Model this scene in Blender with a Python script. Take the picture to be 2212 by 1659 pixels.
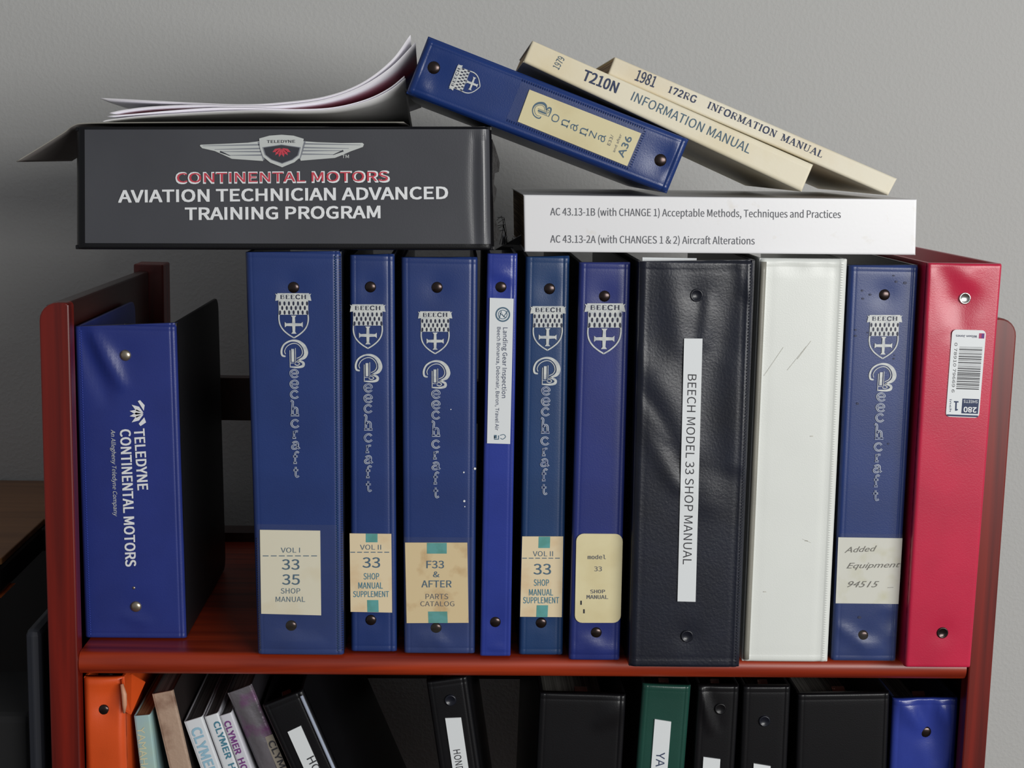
import bpy, math, random
from mathutils import Vector, Matrix
random.seed(7)
for o in list(bpy.data.objects): bpy.data.objects.remove(o)
SC = bpy.context.scene
COL = SC.collection

# ------------------------------------------------------------------ camera
F = 3200.0; CX, CY = 1106.0, 829.5
def _n(v): return v.normalized()
Yc = _n(Vector((-125, -495, F)))                     # world axes written in (right, down, forward)
Zc = -_n(Vector((-438, 21000, F))); Zc = _n(Zc - Yc * Zc.dot(Yc))
Xc = Yc.cross(Zc)
def ray(px, py):                                     # world direction of a pixel
    d = Vector((px - CX, py - CY, F)); return Vector((d.dot(Xc), d.dot(Yc), d.dot(Zc)))
_r0 = ray(1106, 1415); _r1 = ray(1106, 556)
_r0 = _r0 / _r0.y; _r1 = _r1 / _r1.y
DIST = 0.292 / (_r1.z - _r0.z)
CAM = -_r0 * DIST
def at(px, py, y=0.0):                               # point of a plane parallel to the wall
    r = ray(px, py); return CAM + r * ((y - CAM.y) / r.y)
def at_z(px, py, z=0.0):
    r = ray(px, py); return CAM + r * ((z - CAM.z) / r.z)
def at_pl(px, py, P, N):
    r = ray(px, py); return CAM + r * ((P - CAM).dot(N) / r.dot(N))
cam = bpy.data.cameras.new('camera'); cam.sensor_width = 36.0; cam.lens = F / 2212 * 36; cam.clip_start = 0.05
co = bpy.data.objects.new('camera', cam); COL.objects.link(co); SC.camera = co
right = Vector((Xc.x, Yc.x, Zc.x)); down = Vector((Xc.y, Yc.y, Zc.y)); fwd = Vector((Xc.z, Yc.z, Zc.z))
M = Matrix((right, -down, -fwd)).transposed().to_4x4(); M.translation = CAM
co.matrix_world = M

# ------------------------------------------------------------------ world, lights, exposure
SC.view_settings.view_transform = 'Standard'; SC.view_settings.look = 'None'
SC.view_settings.gamma = 1.0; SC.view_settings.use_curve_mapping = False
SC.view_settings.exposure = 0.24
W = bpy.data.worlds.new('room_light'); SC.world = W; W.use_nodes = True
W.node_tree.nodes['Background'].inputs[0].default_value = (0.92, 0.95, 1.0, 1)
W.node_tree.nodes['Background'].inputs[1].default_value = 0.17
def area(name, loc, aim, sx, sy, power, col, spread=math.pi):
    l = bpy.data.lights.new(name, 'AREA'); l.shape = 'RECTANGLE'; l.size = sx; l.size_y = sy
    l.energy = power; l.color = col; l.spread = spread
    o = bpy.data.objects.new(name, l); COL.objects.link(o); o.location = loc
    o.rotation_euler = (Vector(aim) - Vector(loc)).to_track_quat('-Z', 'Y').to_euler()
    return o
area('window_daylight', (1.5, -2.1, 0.55), (0.0, 0.2, 0.27), 1.8, 0.8, 49, (1.0, 0.99, 0.965))

# ------------------------------------------------------------------ helpers
def obj_from(name, me, parent=None):
    o = bpy.data.objects.new(name, me); COL.objects.link(o)
    if parent is not None:
        o.parent = parent
    return o
def root_loc(parent):
    l = Vector((0, 0, 0))
    while parent is not None:
        l += parent.location; parent = parent.parent
    return l
class MB:
    def __init__(s): s.v = []; s.f = []; s.m = []
    def add(s, vs, fs, m=0):
        b = len(s.v); s.v += [Vector(p) for p in vs]; s.f += [[b + i for i in f] for f in fs]; s.m += [m] * len(fs)
    def hexa(s, p, m=0):     # p: 4 bottom then 4 top, each ring counterclockwise
        s.add(p, [(3, 2, 1, 0), (4, 5, 6, 7), (0, 1, 5, 4), (1, 2, 6, 5), (2, 3, 7, 6), (3, 0, 4, 7)], m)
    def box(s, a, b, m=0):
        x0, y0, z0 = a; x1, y1, z1 = b
        s.hexa([(x0, y0, z0), (x1, y0, z0), (x1, y1, z0), (x0, y1, z0), (x0, y0, z1), (x1, y0, z1), (x1, y1, z1), (x0, y1, z1)], m)
    def prism(s, A, B, m=0):   # two matching outlines joined
        n = len(A); s.add(list(A) + list(B), [list(range(n))[::-1], list(range(n, 2 * n))] + [(i, (i + 1) % n, n + (i + 1) % n, n + i) for i in range(n)], m)
    def tube(s, pts, r, k=8, m=0):
        rings = []; pts = [Vector(p) for p in pts]
        for i, p in enumerate(pts):
            t = _n(pts[min(i + 1, len(pts) - 1)] - pts[max(i - 1, 0)])
            a = _n(t.cross(Vector((0, 0, 1)) if abs(t.z) < 0.9 else Vector((1, 0, 0)))); b = t.cross(a)
            rr = r[i] if isinstance(r, (list, tuple)) else r
            rings.append([p + (a * math.cos(2 * math.pi * j / k) + b * math.sin(2 * math.pi * j / k)) * rr for j in range(k)])
        vs = [q for R in rings for q in R]; fs = []
        for i in range(len(rings) - 1):
            for j in range(k): fs.append((i * k + j, i * k + (j + 1) % k, (i + 1) * k + (j + 1) % k, (i + 1) * k + j))
        fs.append(list(range(k))[::-1]); fs.append([(len(rings) - 1) * k + j for j in range(k)])
        s.add(vs, fs, m)
    def build(s, name, mats, parent=None, smooth=False, bevel=0, seg=2, label=None):
        me = bpy.data.meshes.new(name); off = root_loc(parent)
        me.from_pydata([p - off for p in s.v], [], s.f)
        for m in (mats if isinstance(mats, (list, tuple)) else [mats]): me.materials.append(m)
        me.polygons.foreach_set('material_index', s.m)
        me.validate()
        if smooth: me.polygons.foreach_set('use_smooth', [True] * len(me.polygons))
        me.update(); o = obj_from(name, me, parent)
        if bevel:
            b = o.modifiers.new('bevel', 'BEVEL'); b.width = bevel; b.segments = seg; b.limit_method = 'ANGLE'; b.angle_limit = math.radians(40)
            if smooth is None: me.polygons.foreach_set('use_smooth', [True] * len(me.polygons))
        if label: o['label'] = label
        return o
def thing(name, label, cat, loc, group=None):
    o = bpy.data.objects.new(name, None); COL.objects.link(o); o.location = loc; o.empty_display_size = 0.03
    o['label'] = label; o['category'] = cat
    if group: o['group'] = group
    return o
def srgb(r, g, b):
    f = lambda c: (c / 255) / 12.92 if c / 255 <= 0.04045 else ((c / 255 + 0.055) / 1.055) ** 2.4
    return (f(r), f(g), f(b), 1)

# ------------------------------------------------------------------ materials
def mat(name, col, rough=0.5, spec=0.5, metal=0.0, coat=0.0, bump=None, mottle=None, alpha=None):
    """bump=(scale, strength, distance, detail); mottle=(scale, colour2, low, high)"""
    m = bpy.data.materials.new(name); m.use_nodes = True; nt = m.node_tree; N = nt.nodes; L = nt.links
    b = N['Principled BSDF']; b.inputs['Base Color'].default_value = col; b.inputs['Roughness'].default_value = rough
    b.inputs['Specular IOR Level'].default_value = spec; b.inputs['Metallic'].default_value = metal
    b.inputs['Coat Weight'].default_value = coat
    tc = N.new('ShaderNodeTexCoord')
    if mottle:
        n = N.new('ShaderNodeTexNoise'); n.inputs['Scale'].default_value = mottle[0]; n.inputs['Detail'].default_value = 6
        L.new(tc.outputs['Object'], n.inputs['Vector'])
        r = N.new('ShaderNodeValToRGB'); r.color_ramp.elements[0].position = mottle[2]; r.color_ramp.elements[1].position = mottle[3]
        r.color_ramp.elements[0].color = col; r.color_ramp.elements[1].color = mottle[1]
        L.new(n.outputs['Fac'], r.inputs['Fac']); L.new(r.outputs['Color'], b.inputs['Base Color'])
    if bump:
        n = N.new('ShaderNodeTexNoise'); n.inputs['Scale'].default_value = bump[0]; n.inputs['Detail'].default_value = bump[3] if len(bump) > 3 else 3
        L.new(tc.outputs['Object'], n.inputs['Vector'])
        bp = N.new('ShaderNodeBump'); bp.inputs['Strength'].default_value = bump[1]; bp.inputs['Distance'].default_value = bump[2]
        L.new(n.outputs['Fac'], bp.inputs['Height']); L.new(bp.outputs['Normal'], b.inputs['Normal'])
    return m
def vinyl(name, rgb, rough=0.36, spec=0.5, dark=0.86, coat=0.0, grain=1.0):
    c = srgb(*rgb); c2 = (c[0] * dark, c[1] * dark, c[2] * dark, 1)
    return mat(name, c, rough, spec, coat=coat, bump=(1100, 0.13 * grain, 0.0005, 3), mottle=(28, c2, 0.35, 0.7))
def wood(name, c1, c2, axis, rough=0.36, scale=1.0, coat=0.1):
    m = bpy.data.materials.new(name); m.use_nodes = True; nt = m.node_tree; N = nt.nodes; L = nt.links
    b = N['Principled BSDF']; b.inputs['Roughness'].default_value = rough; b.inputs['Coat Weight'].default_value = coat; b.inputs['Coat Roughness'].default_value = 0.25
    tc = N.new('ShaderNodeTexCoord'); mp = N.new('ShaderNodeMapping')
    s = [70 * scale] * 3; s[axis] = 3.0 * scale; mp.inputs['Scale'].default_value = s
    L.new(tc.outputs['Object'], mp.inputs['Vector'])
    n = N.new('ShaderNodeTexNoise'); n.inputs['Scale'].default_value = 1.0; n.inputs['Detail'].default_value = 8; n.inputs['Distortion'].default_value = 0.6
    L.new(mp.outputs['Vector'], n.inputs['Vector'])
    r = N.new('ShaderNodeValToRGB'); r.color_ramp.elements[0].position = 0.32; r.color_ramp.elements[1].position = 0.68
    r.color_ramp.elements[0].color = c1; r.color_ramp.elements[1].color = c2
    L.new(n.outputs['Fac'], r.inputs['Fac']); L.new(r.outputs['Color'], b.inputs['Base Color'])
    bp = N.new('ShaderNodeBump'); bp.inputs['Strength'].default_value = 0.12; bp.inputs['Distance'].default_value = 0.0005
    L.new(n.outputs['Fac'], bp.inputs['Height']); L.new(bp.outputs['Normal'], b.inputs['Normal'])
    return m
def paper_edges(name, c1, c2, axis, scale=1500):
    m = bpy.data.materials.new(name); m.use_nodes = True; nt = m.node_tree; N = nt.nodes; L = nt.links
    b = N['Principled BSDF']; b.inputs['Roughness'].default_value = 0.85
    tc = N.new('ShaderNodeTexCoord'); mp = N.new('ShaderNodeMapping'); s = [6] * 3; s[axis] = scale; mp.inputs['Scale'].default_value = s
    L.new(tc.outputs['Object'], mp.inputs['Vector'])
    n = N.new('ShaderNodeTexNoise'); n.inputs['Scale'].default_value = 1.0; n.inputs['Detail'].default_value = 2
    L.new(mp.outputs['Vector'], n.inputs['Vector'])
    r = N.new('ShaderNodeValToRGB'); r.color_ramp.elements[0].position = 0.4; r.color_ramp.elements[1].position = 0.6
    r.color_ramp.elements[0].color = c1; r.color_ramp.elements[1].color = c2
    L.new(n.outputs['Fac'], r.inputs['Fac']); L.new(r.outputs['Color'], b.inputs['Base Color'])
    return m
V_NAVY = vinyl('navy_vinyl', (34, 56, 114)); V_NAVY2 = vinyl('navy_vinyl_teal', (31, 62, 108)); V_ROYAL = vinyl('royal_vinyl', (40, 54, 128))
V_BRIGHT = vinyl('bright_blue_vinyl', (46, 62, 148), 0.25); V_DEEP = vinyl('deep_blue_vinyl', (37, 49, 118))
V_BON = vinyl('bonanza_vinyl', (24, 52, 114), 0.30); V_BLACK = vinyl('black_vinyl', (17, 17, 20), 0.34, 0.35)
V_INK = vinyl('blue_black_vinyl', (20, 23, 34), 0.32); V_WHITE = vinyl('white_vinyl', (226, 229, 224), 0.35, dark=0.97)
V_RED = vinyl('red_vinyl', (196, 36, 70), 0.30); V_GREEN = vinyl('green_vinyl', (30, 72, 62), 0.3); V_ORANGE = vinyl('orange_vinyl', (222, 84, 30), 0.42)
V_SIDE = vinyl('shadow_blue_vinyl', (26, 34, 66), 0.45); V_GREY = vinyl('grey_shade_vinyl', (138, 136, 126), 0.4)
# leather-like wrinkle relief for the wide black binder
V_LEATHER = mat('black_leatherette', srgb(24, 28, 42), 0.36, 0.5, bump=(620, 0.26, 0.0006, 7), mottle=(30, srgb(17, 20, 31), 0.35, 0.7))
M_SILVER = mat('silver_print', srgb(205, 208, 205), 0.45, mottle=(260, srgb(170, 176, 182), 0.45, 0.75))
M_FADE = mat('faded_silver_print', srgb(186, 192, 200), 0.5, mottle=(300, srgb(132, 144, 172), 0.45, 0.7))
M_SLOT = mat('dark_print', srgb(24, 30, 58), 0.5)
M_WHITEP = mat('white_print', srgb(232, 234, 236), 0.5)
M_REDP = mat('red_print', srgb(196, 62, 78), 0.5); M_BLUEP = mat('blue_grey_ink', srgb(76, 104, 124), 0.7)
M_NAVYP = mat('navy_ink', srgb(48, 60, 92), 0.7); M_TEALP = mat('teal_ink', srgb(70, 128, 150), 0.7)
M_BLACKP = mat('black_ink', srgb(42, 42, 48), 0.6); M_GREYP = mat('grey_ink', srgb(96, 98, 104), 0.7)
M_TEAL = mat('teal_block', srgb(92, 160, 158), 0.7, mottle=(120, srgb(84, 148, 140), 0.4, 0.6)); M_PENCIL = mat('pencil_ink', srgb(120, 118, 112), 0.8)
M_LABEL = mat('cream_label', srgb(224, 218, 196), 0.6, mottle=(30, srgb(214, 200, 166), 0.5, 0.8))
M_LABEL2 = mat('stained_label', srgb(226, 208, 172), 0.6, mottle=(34, srgb(206, 164, 112), 0.48, 0.78))
M_LABEL3 = mat('aged_label', srgb(222, 200, 156), 0.6, mottle=(60, srgb(178, 132, 76), 0.52, 0.85))
M_LABEL4 = mat('buff_label', srgb(222, 211, 168), 0.55, mottle=(24, srgb(206, 190, 142), 0.5, 0.8))
M_LABEL5 = mat('grey_white_label', srgb(216, 216, 206), 0.6, mottle=(45, srgb(196, 194, 160), 0.52, 0.78))
M_LABELW = mat('white_label', srgb(222, 226, 228), 0.5)
M_CREAM = mat('cream_cover', srgb(228, 220, 196), 0.5, bump=(500, 0.1, 0.0004), mottle=(18, srgb(222, 208, 172), 0.45, 0.75))
M_CREAM2 = mat('pale_cream_cover', srgb(227, 220, 199), 0.5, bump=(500, 0.1, 0.0004), mottle=(18, srgb(220, 206, 176), 0.45, 0.75))
M_WCOVER = mat('white_glossy_cover', srgb(232, 232, 234), 0.3, bump=(400, 0.05, 0.0004), mottle=(90, srgb(222, 218, 212), 0.66, 0.8))
M_CHROME = mat('polished_metal', srgb(205, 205, 200), 0.22, metal=1.0); M_RIVET = mat('dark_rivet_metal', srgb(70, 60, 58), 0.25, metal=0.9)
M_NICKEL = mat('dull_nickel', srgb(178, 168, 150), 0.32, metal=0.9)
M_PAGE_X = paper_edges('pages_upright', srgb(205, 203, 196), srgb(150, 148, 142), 0)
M_PAGE_Z = paper_edges('pages_flat', srgb(180, 150, 110), srgb(110, 84, 56), 2)
M_PAGE_D = paper_edges('pages_dark', srgb(120, 118, 116), srgb(70, 68, 68), 0)
def clear_film():
    m = bpy.data.materials.new('clear_plastic_film'); m.use_nodes = True; nt = m.node_tree; N = nt.nodes; L = nt.links
    N.remove(N['Principled BSDF']); t = N.new('ShaderNodeBsdfTransparent'); g = N.new('ShaderNodeBsdfGlossy'); d = N.new('ShaderNodeBsdfDiffuse')
    g.inputs['Roughness'].default_value = 0.16; d.inputs['Color'].default_value = srgb(180, 178, 160)
    a = N.new('ShaderNodeMixShader'); a.inputs[0].default_value = 0.5; b = N.new('ShaderNodeMixShader'); b.inputs[0].default_value = 0.055
    tc = N.new('ShaderNodeTexCoord'); n = N.new('ShaderNodeTexNoise'); n.inputs['Scale'].default_value = 35
    bp = N.new('ShaderNodeBump'); bp.inputs['Strength'].default_value = 0.35; bp.inputs['Distance'].default_value = 0.003
    L.new(tc.outputs['Object'], n.inputs['Vector']); L.new(n.outputs['Fac'], bp.inputs['Height']); L.new(bp.outputs['Normal'], g.inputs['Normal'])
    L.new(d.outputs[0], a.inputs[1]); L.new(g.outputs[0], a.inputs[2]); L.new(t.outputs[0], b.inputs[1]); L.new(a.outputs[0], b.inputs[2])
    L.new(b.outputs[0], N['Material Output'].inputs[0]); return m
M_FILM = clear_film()

# ------------------------------------------------------------------ setting
YW = 0.46                                       # wall behind the bookcase
ZF = -0.80                                      # floor
LOW = -0.338                                    # top of the lower shelf
def wall_mat():
    m = bpy.data.materials.new('orange_peel_plaster'); m.use_nodes = True; nt = m.node_tree; N = nt.nodes; L = nt.links
    b = N['Principled BSDF']; b.inputs['Roughness'].default_value = 0.75; b.inputs['Base Color'].default_value = srgb(188, 188, 186); b.inputs['Specular IOR Level'].default_value = 0.3
    tc = N.new('ShaderNodeTexCoord'); n = N.new('ShaderNodeTexNoise'); n.inputs['Scale'].default_value = 250; n.inputs['Detail'].default_value = 2.0
    L.new(tc.outputs['Object'], n.inputs['Vector'])
    r = N.new('ShaderNodeValToRGB'); r.color_ramp.elements[0].position = 0.42; r.color_ramp.elements[1].position = 0.66
    L.new(n.outputs['Fac'], r.inputs['Fac'])
    bp = N.new('ShaderNodeBump'); bp.inputs['Strength'].default_value = 0.16; bp.inputs['Distance'].default_value = 0.0012
    L.new(r.outputs['Color'], bp.inputs['Height']); L.new(bp.outputs['Normal'], b.inputs['Normal']); return m
b = MB(); b.box((-1.8, YW, ZF), (1.8, YW + 0.1, 1.6)); o = b.build('wall_back', wall_mat()); o['kind'] = 'structure'
o['label'] = 'grey wall with orange peel plaster texture behind the bookcase'
M_FLOOR = mat('brown_carpet', srgb(96, 84, 72), 0.95, bump=(700, 0.8, 0.004), mottle=(300, srgb(76, 64, 54), 0.4, 0.6))
b = MB(); b.box((-1.8, -3.4, ZF - 0.05), (1.8, YW, ZF)); o = b.build('floor', M_FLOOR); o['kind'] = 'structure'
o['label'] = 'brown carpeted floor below the bookcase'

# ------------------------------------------------------------------ bookcase
W_V = wood('cherry_upright', srgb(74, 13, 9), srgb(126, 28, 15), 2); W_H = wood('cherry_shelf', srgb(104, 24, 10), srgb(182, 62, 24), 0)
W_Y = wood('cherry_side_shaded', srgb(40, 16, 14), srgb(58, 24, 19), 1)  # shade inside the case is put into this darker wood
pl0 = at(84, 655); pl1 = at(151, 690); pr0 = at(2146, 900); 
XL0 = at(97, 1150, -0.004).x; XL1 = at(161, 1150, -0.004).x; ZT = at(110, 652, 0.0).z
XR1 = at(2165, 1150, -0.004).x; XR0 = at(2092, 1450, -0.004).x
BD = 0.335                                     # depth of the case
case = thing('bookcase', 'reddish cherry wood bookcase with open back holding the binders', 'bookcase', Vector(((XL0 + XR1) / 2, 0.15, ZF)))
def post(x0, x1, outer, ztop, y0=-0.004, d=0.014):
    r = 0.013; A = []
    prof = [(x0, ZF + 0.0), (x1, ZF + 0.0)]
    if outer < 0:
        prof += [(x1, ztop - 0.002), (x1 - 0.002, ztop)] + [(x0 + r - r * math.sin(a), ztop - r + r * math.cos(a)) for a in [math.pi / 2 * i / 6 for i in range(7)]]
    else:
        prof += [(x1 - r + r * math.cos(a), ztop - r + r * math.sin(a)) for a in [math.pi / 2 * i / 6 for i in range(7)]] + [(x0 + 0.002, ztop), (x0, ztop - 0.002)]
    b = MB(); b.prism([(x, y0, z) for x, z in prof], [(x, y0 + d, z) for x, z in prof]); return b
ZTR = at(2185, 692, 0.0).z
post(XL0, XL1, -1, ZT).build('front_post', W_V, case, bevel=0.0012)
post(XR0, XR1, 1, ZT).build('front_post', W_V, case, bevel=0.0012)
for x0, x1 in ((XL0, XL1), (XR0, XR1)):
    a0, a1 = (x0 + 0.001, x1 - 0.0095) if x0 < 0 else (x0 + 0.0085, x1 - 0.001)
    b = MB(); b.box((a0, 0.0101, LOW - 0.06), (a1, BD - 0.02, ZT - 0.003))
    b.build('side_panel', W_Y, case, bevel=0.0015)
    b = MB(); b.box((x0 - 0.002, BD - 0.02, ZF), (x1 + 0.004, BD + 0.012, ZT + 0.0035)); b.build('back_post', W_V, case, bevel=0.0015)
# shelves with a bullnose front edge
def shelf(z, name):
    T = 0.0165; Y0 = -0.001; prof = [(BD - 0.02, z), (BD - 0.02, z - T)]
    prof += [(Y0 + 0.005 - 0.007 * math.cos(a), z - T / 2 + T / 2 * math.sin(a)) for a in [-math.pi / 2 + math.pi * i / 18 for i in range(19)]]
    b = MB(); b.prism([(XL1 + 0.0003, y, zz) for y, zz in prof], [(XR0 - 0.001, y, zz) for y, zz in prof])
    o = b.build(name, W_H, case); o.data.polygons.foreach_set('use_smooth', [len(p.vertices) == 4 for p in o.data.polygons]); e = o.modifiers.new('split', 'EDGE_SPLIT'); e.split_angle = math.radians(35)
shelf(-0.0004, 'shelf'); shelf(LOW - 0.0004, 'shelf')
b = MB(); za = at(500, 813, BD).z; zb = at(500, 905, BD).z
b.box((XL1 + 0.004, BD - 0.008, zb), (XR0 - 0.004, BD + 0.008, za)); b.build('back_rail', W_Y, case, bevel=0.001)
b = MB(); b.box((XL1 + 0.004, BD - 0.008, LOW + 0.20), (XR0 - 0.004, BD + 0.008, LOW + 0.245)); b.build('back_rail', W_Y, case, bevel=0.001)
b = MB(); b.box((XL1 + 0.004, BD - 0.0195, -0.0165), (XR0 - 0.004, BD + 0.008, 0.008)); b.build('back_lip', W_Y, case)
b = MB(); b.box((XL1 + 0.0005, 0.02, ZF + 0.02), (XR0 - 0.0005, BD - 0.03, LOW - 0.20)); b.build('plinth', W_Y, case, bevel=0.002)

# ------------------------------------------------------------------ surface frame for spines
def gs(x): return math.exp(-x * x)
class Frame:
    """a spine surface given by its four corners (BL, BR, TR, TL) in one plane"""
    def __init__(s, BL, BR, TR, TL, edge=0.003, edge_t=0.0015, pillow=0.00015, seam=0.0045, seam_d=0.0004):
        s.BL = BL; U = _n(BR - BL); N = _n(U.cross(TL - BL)); s.U = U; s.V = N.cross(U); s.N = N
        g = lambda P: ((P - BL).dot(s.U), (P - BL).dot(s.V))
        s.br = g(BR); s.tr = g(TR); s.tl = g(TL); s.H = (s.tr[1] + s.tl[1]) / 2; s.Wd = s.br[0]
        s.edge = edge; s.edge_t = edge_t; s.pillow = pillow; s.seam = seam; s.seam_d = seam_d; s.dents = []; s.folds = []
    def st(s, a, b):
        t = b / s.H; xl = s.tl[0] * t; xr = s.br[0] + (s.tr[0] - s.br[0]) * t
        return (a - xl) / (xr - xl), t, xr - xl
    def ab(s, u, t):
        xl = s.tl[0] * t; xr = s.br[0] + (s.tr[0] - s.br[0]) * t; hh = s.tl[1] + (s.tr[1] - s.tl[1]) * u; hb = s.br[1] * u
        return xl + u * (xr - xl), hb + (hh - hb) * t
    def disp(s, a, b):
        u, t, w = s.st(a, b); u = min(max(u, 0), 1); t = min(max(t, 0), 1)
        d = min(u, 1 - u) * w; dt = min(t, 1 - t) * s.H; z = s.pillow * (1 - (2 * u - 1) ** 2)
        r = s.edge
        if d < r: z -= r - math.sqrt(max(r * r - (r - d) ** 2, 0))
        r = s.edge_t
        if dt < r: z -= r - math.sqrt(max(r * r - (r - dt) ** 2, 0))
        if s.seam_d:
            z -= s.seam_d * (1.0 if u > 0.5 else 0.35) * gs((d - s.seam) / 0.0007); z -= 0.35 * s.seam_d * gs((dt - s.seam) / 0.0009)
        for (da, db, R, A) in s.dents:
            q = math.hypot(a - da, b - db); z += A * gs(q / R)
        for (a0, b0, a1, b1, wd, A) in s.folds:
            L2 = (a1 - a0) ** 2 + (b1 - b0) ** 2; k = ((a - a0) * (a1 - a0) + (b - b0) * (b1 - b0)) / L2
            kk = min(max(k, 0), 1); q = math.hypot(a - a0 - kk * (a1 - a0), b - b0 - kk * (b1 - b0))
            z += A * gs(q / (wd * (0.45 + 0.55 * math.sin(math.pi * (0.15 + 0.7 * kk))))) * (0.4 + 0.6 * math.sin(math.pi * min(max(0.1 + 0.8 * kk, 0), 1)))
        return z
    def P(s, a, b, w=0.0, d=True): return s.BL + s.U * a + s.V * b + s.N * (w + (s.disp(a, b) if d else 0))
    def PI(s, a, b, w): return s.BL + s.U * a + s.V * b + s.N * (w + max(s.disp(a, b), 0.00016))   # print and paper bridge the grooves
    def px(s, x, y):
        P = at_pl(x, y, s.BL, s.N); return (P - s.BL).dot(s.U), (P - s.BL).dot(s.V)
    def dent(s, x, y, R, A): a, b = s.px(x, y); s.dents.append((a, b, R, A))
    def fold(s, x0, y0, x1, y1, wd, A): p = s.px(x0, y0); q = s.px(x1, y1); s.folds.append((*p, *q, wd, A))
def samples(L, step):
    e = [0, 0.0002, 0.0006, 0.0012, 0.002, 0.003, 0.0036, 0.0041, 0.0045, 0.0049, 0.0054, 0.0062]
    if L < 0.02: return [i / 14 for i in range(15)]
    n = max(2, int((L - 0.0124) / step)); mid = [0.0062 + (L - 0.0124) * i / n for i in range(1, n)]
    return [x / L for x in e + mid + [L - x for x in e[::-1]]]
def spine_mesh(fr, thick, step=0.0030):
    us = samples(fr.Wd, step); ts = samples(fr.H, step); b = MB(); nu, nt = len(us), len(ts)
    vs = []
    for t in ts:
        for u in us: a, q = fr.ab(u, t); vs.append(fr.P(a, q))
    fs = [(j * nu + i, j * nu + i + 1, (j + 1) * nu + i + 1, (j + 1) * nu + i) for j in range(nt - 1) for i in range(nu - 1)]
    n = len(vs); cor = [(0, 0), (1, 0), (1, 1), (0, 1)]
    rim = [i for i in range(nu)] + [j * nu + nu - 1 for j in range(1, nt)] + [(nt - 1) * nu + i for i in range(nu - 2, -1, -1)] + [j * nu for j in range(nt - 2, 0, -1)]
    back = []
    for k in rim:
        u, t = us[k % nu], ts[k // nu]; a, q = fr.ab(u, t); back.append(fr.P(a, q, -thick, False))
    vs += back; m = len(rim)
    for i in range(m): j = (i + 1) % m; fs.append((rim[j], rim[i], n + i, n + j))
    fs.append([n + i for i in range(m)][::-1]); b.add(vs, fs); return b
def dome(b, P, U, V, N, r, h, flat=0.0, m=0):
    k = 16; rows = [(1.0, -0.5), (1.0, 0.12), (0.93, 0.42), (0.75, 0.72), (0.45, 0.93), (0.0, 1.0)] if not flat else [(1.0, -0.5), (1.0, 0.7), (0.9, 1.0), (0.78, 1.0), (0.72, 0.78), (0.0, 0.74)]
    vs = []; fs = []
    for (q, z) in rows[:-1]:
        for j in range(k): a = 2 * math.pi * j / k; vs.append(P + (U * math.cos(a) + V * math.sin(a)) * r * q + N * (h * z))
    vs.append(P + N * h * rows[-1][1]); c = len(vs) - 1
    for i in range(len(rows) - 2):
        for j in range(k): fs.append((i * k + j, i * k + (j + 1) % k, (i + 1) * k + (j + 1) % k, (i + 1) * k + j))
    i = len(rows) - 2
    for j in range(k): fs.append((i * k + j, i * k + (j + 1) % k, c))
    b.add(vs, fs, m)
def rivet(fr, x, y, parent, m, r=0.0041, h=0.0016, flat=0, label=None):
    a, q = fr.px(x, y); b = MB(); dome(b, fr.P(a, q, -0.0002), fr.U, fr.V, fr.N, r, h, flat)
    b.build('rivet', m, parent, smooth=True, label=label)

# ------------------------------------------------------------------ flat print: labels, lettering, marks
def sheet_on(fr, px, w, parent, name, m, nx=4, ny=8, corner=0.0, thick=0.0004, label=None, hug=False):
    """paper or film lying on the spine; px = TL, TR, BR, BL in the photograph"""
    c = [fr.px(*p) for p in px]; b = MB()
    if corner:
        W_ = math.hypot(c[1][0] - c[0][0], c[1][1] - c[0][1]); H_ = math.hypot(c[3][0] - c[0][0], c[3][1] - c[0][1]); ru, rv = corner / W_, corner / H_
        pts = []
        for (cu, cv, a0) in ((ru, rv, 180), (1 - ru, rv, 270), (1 - ru, 1 - rv, 0), (ru, 1 - rv, 90)):
            for i in range(6):
                an = math.radians(a0 + 18 * i); pts.append((cu + ru * math.cos(an), cv + rv * math.sin(an)))
        def bi(u, v): return [(c[0][k] * (1 - u) + c[1][k] * u) * (1 - v) + (c[3][k] * (1 - u) + c[2][k] * u) * v for k in (0, 1)]
        A = [fr.PI(*bi(u, v), w) for u, v in pts]; B = [fr.PI(*bi(u, v), w - thick) for u, v in pts]; b.prism(B, A)
    else:
        vs = []
        for j in range(ny + 1):
            for i in range(nx + 1):
                u, v = i / nx, j / ny
                p = [(c[0][k] * (1 - u) + c[1][k] * u) * (1 - v) + (c[3][k] * (1 - u) + c[2][k] * u) * v for k in (0, 1)]
                vs.append((fr.P if hug else fr.PI)(*p, w))
        n = len(vs); fs = [(j * (nx + 1) + i, (j + 1) * (nx + 1) + i, (j + 1) * (nx + 1) + i + 1, j * (nx + 1) + i + 1) for j in range(ny) for i in range(nx)]
        rim = list(range(nx + 1)) + [j * (nx + 1) + nx for j in range(1, ny + 1)] + [ny * (nx + 1) + i for i in range(nx - 1, -1, -1)] + [j * (nx + 1) for j in range(ny - 1, 0, -1)]
        vs += [vs[k] - fr.N * thick for k in rim]; mm = len(rim)
        fs += [(rim[i], rim[(i + 1) % mm], n + (i + 1) % mm, n + i) for i in range(mm)]; b.add(vs, fs)
    return b.build(name, m, parent, smooth=False, label=label)
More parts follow.
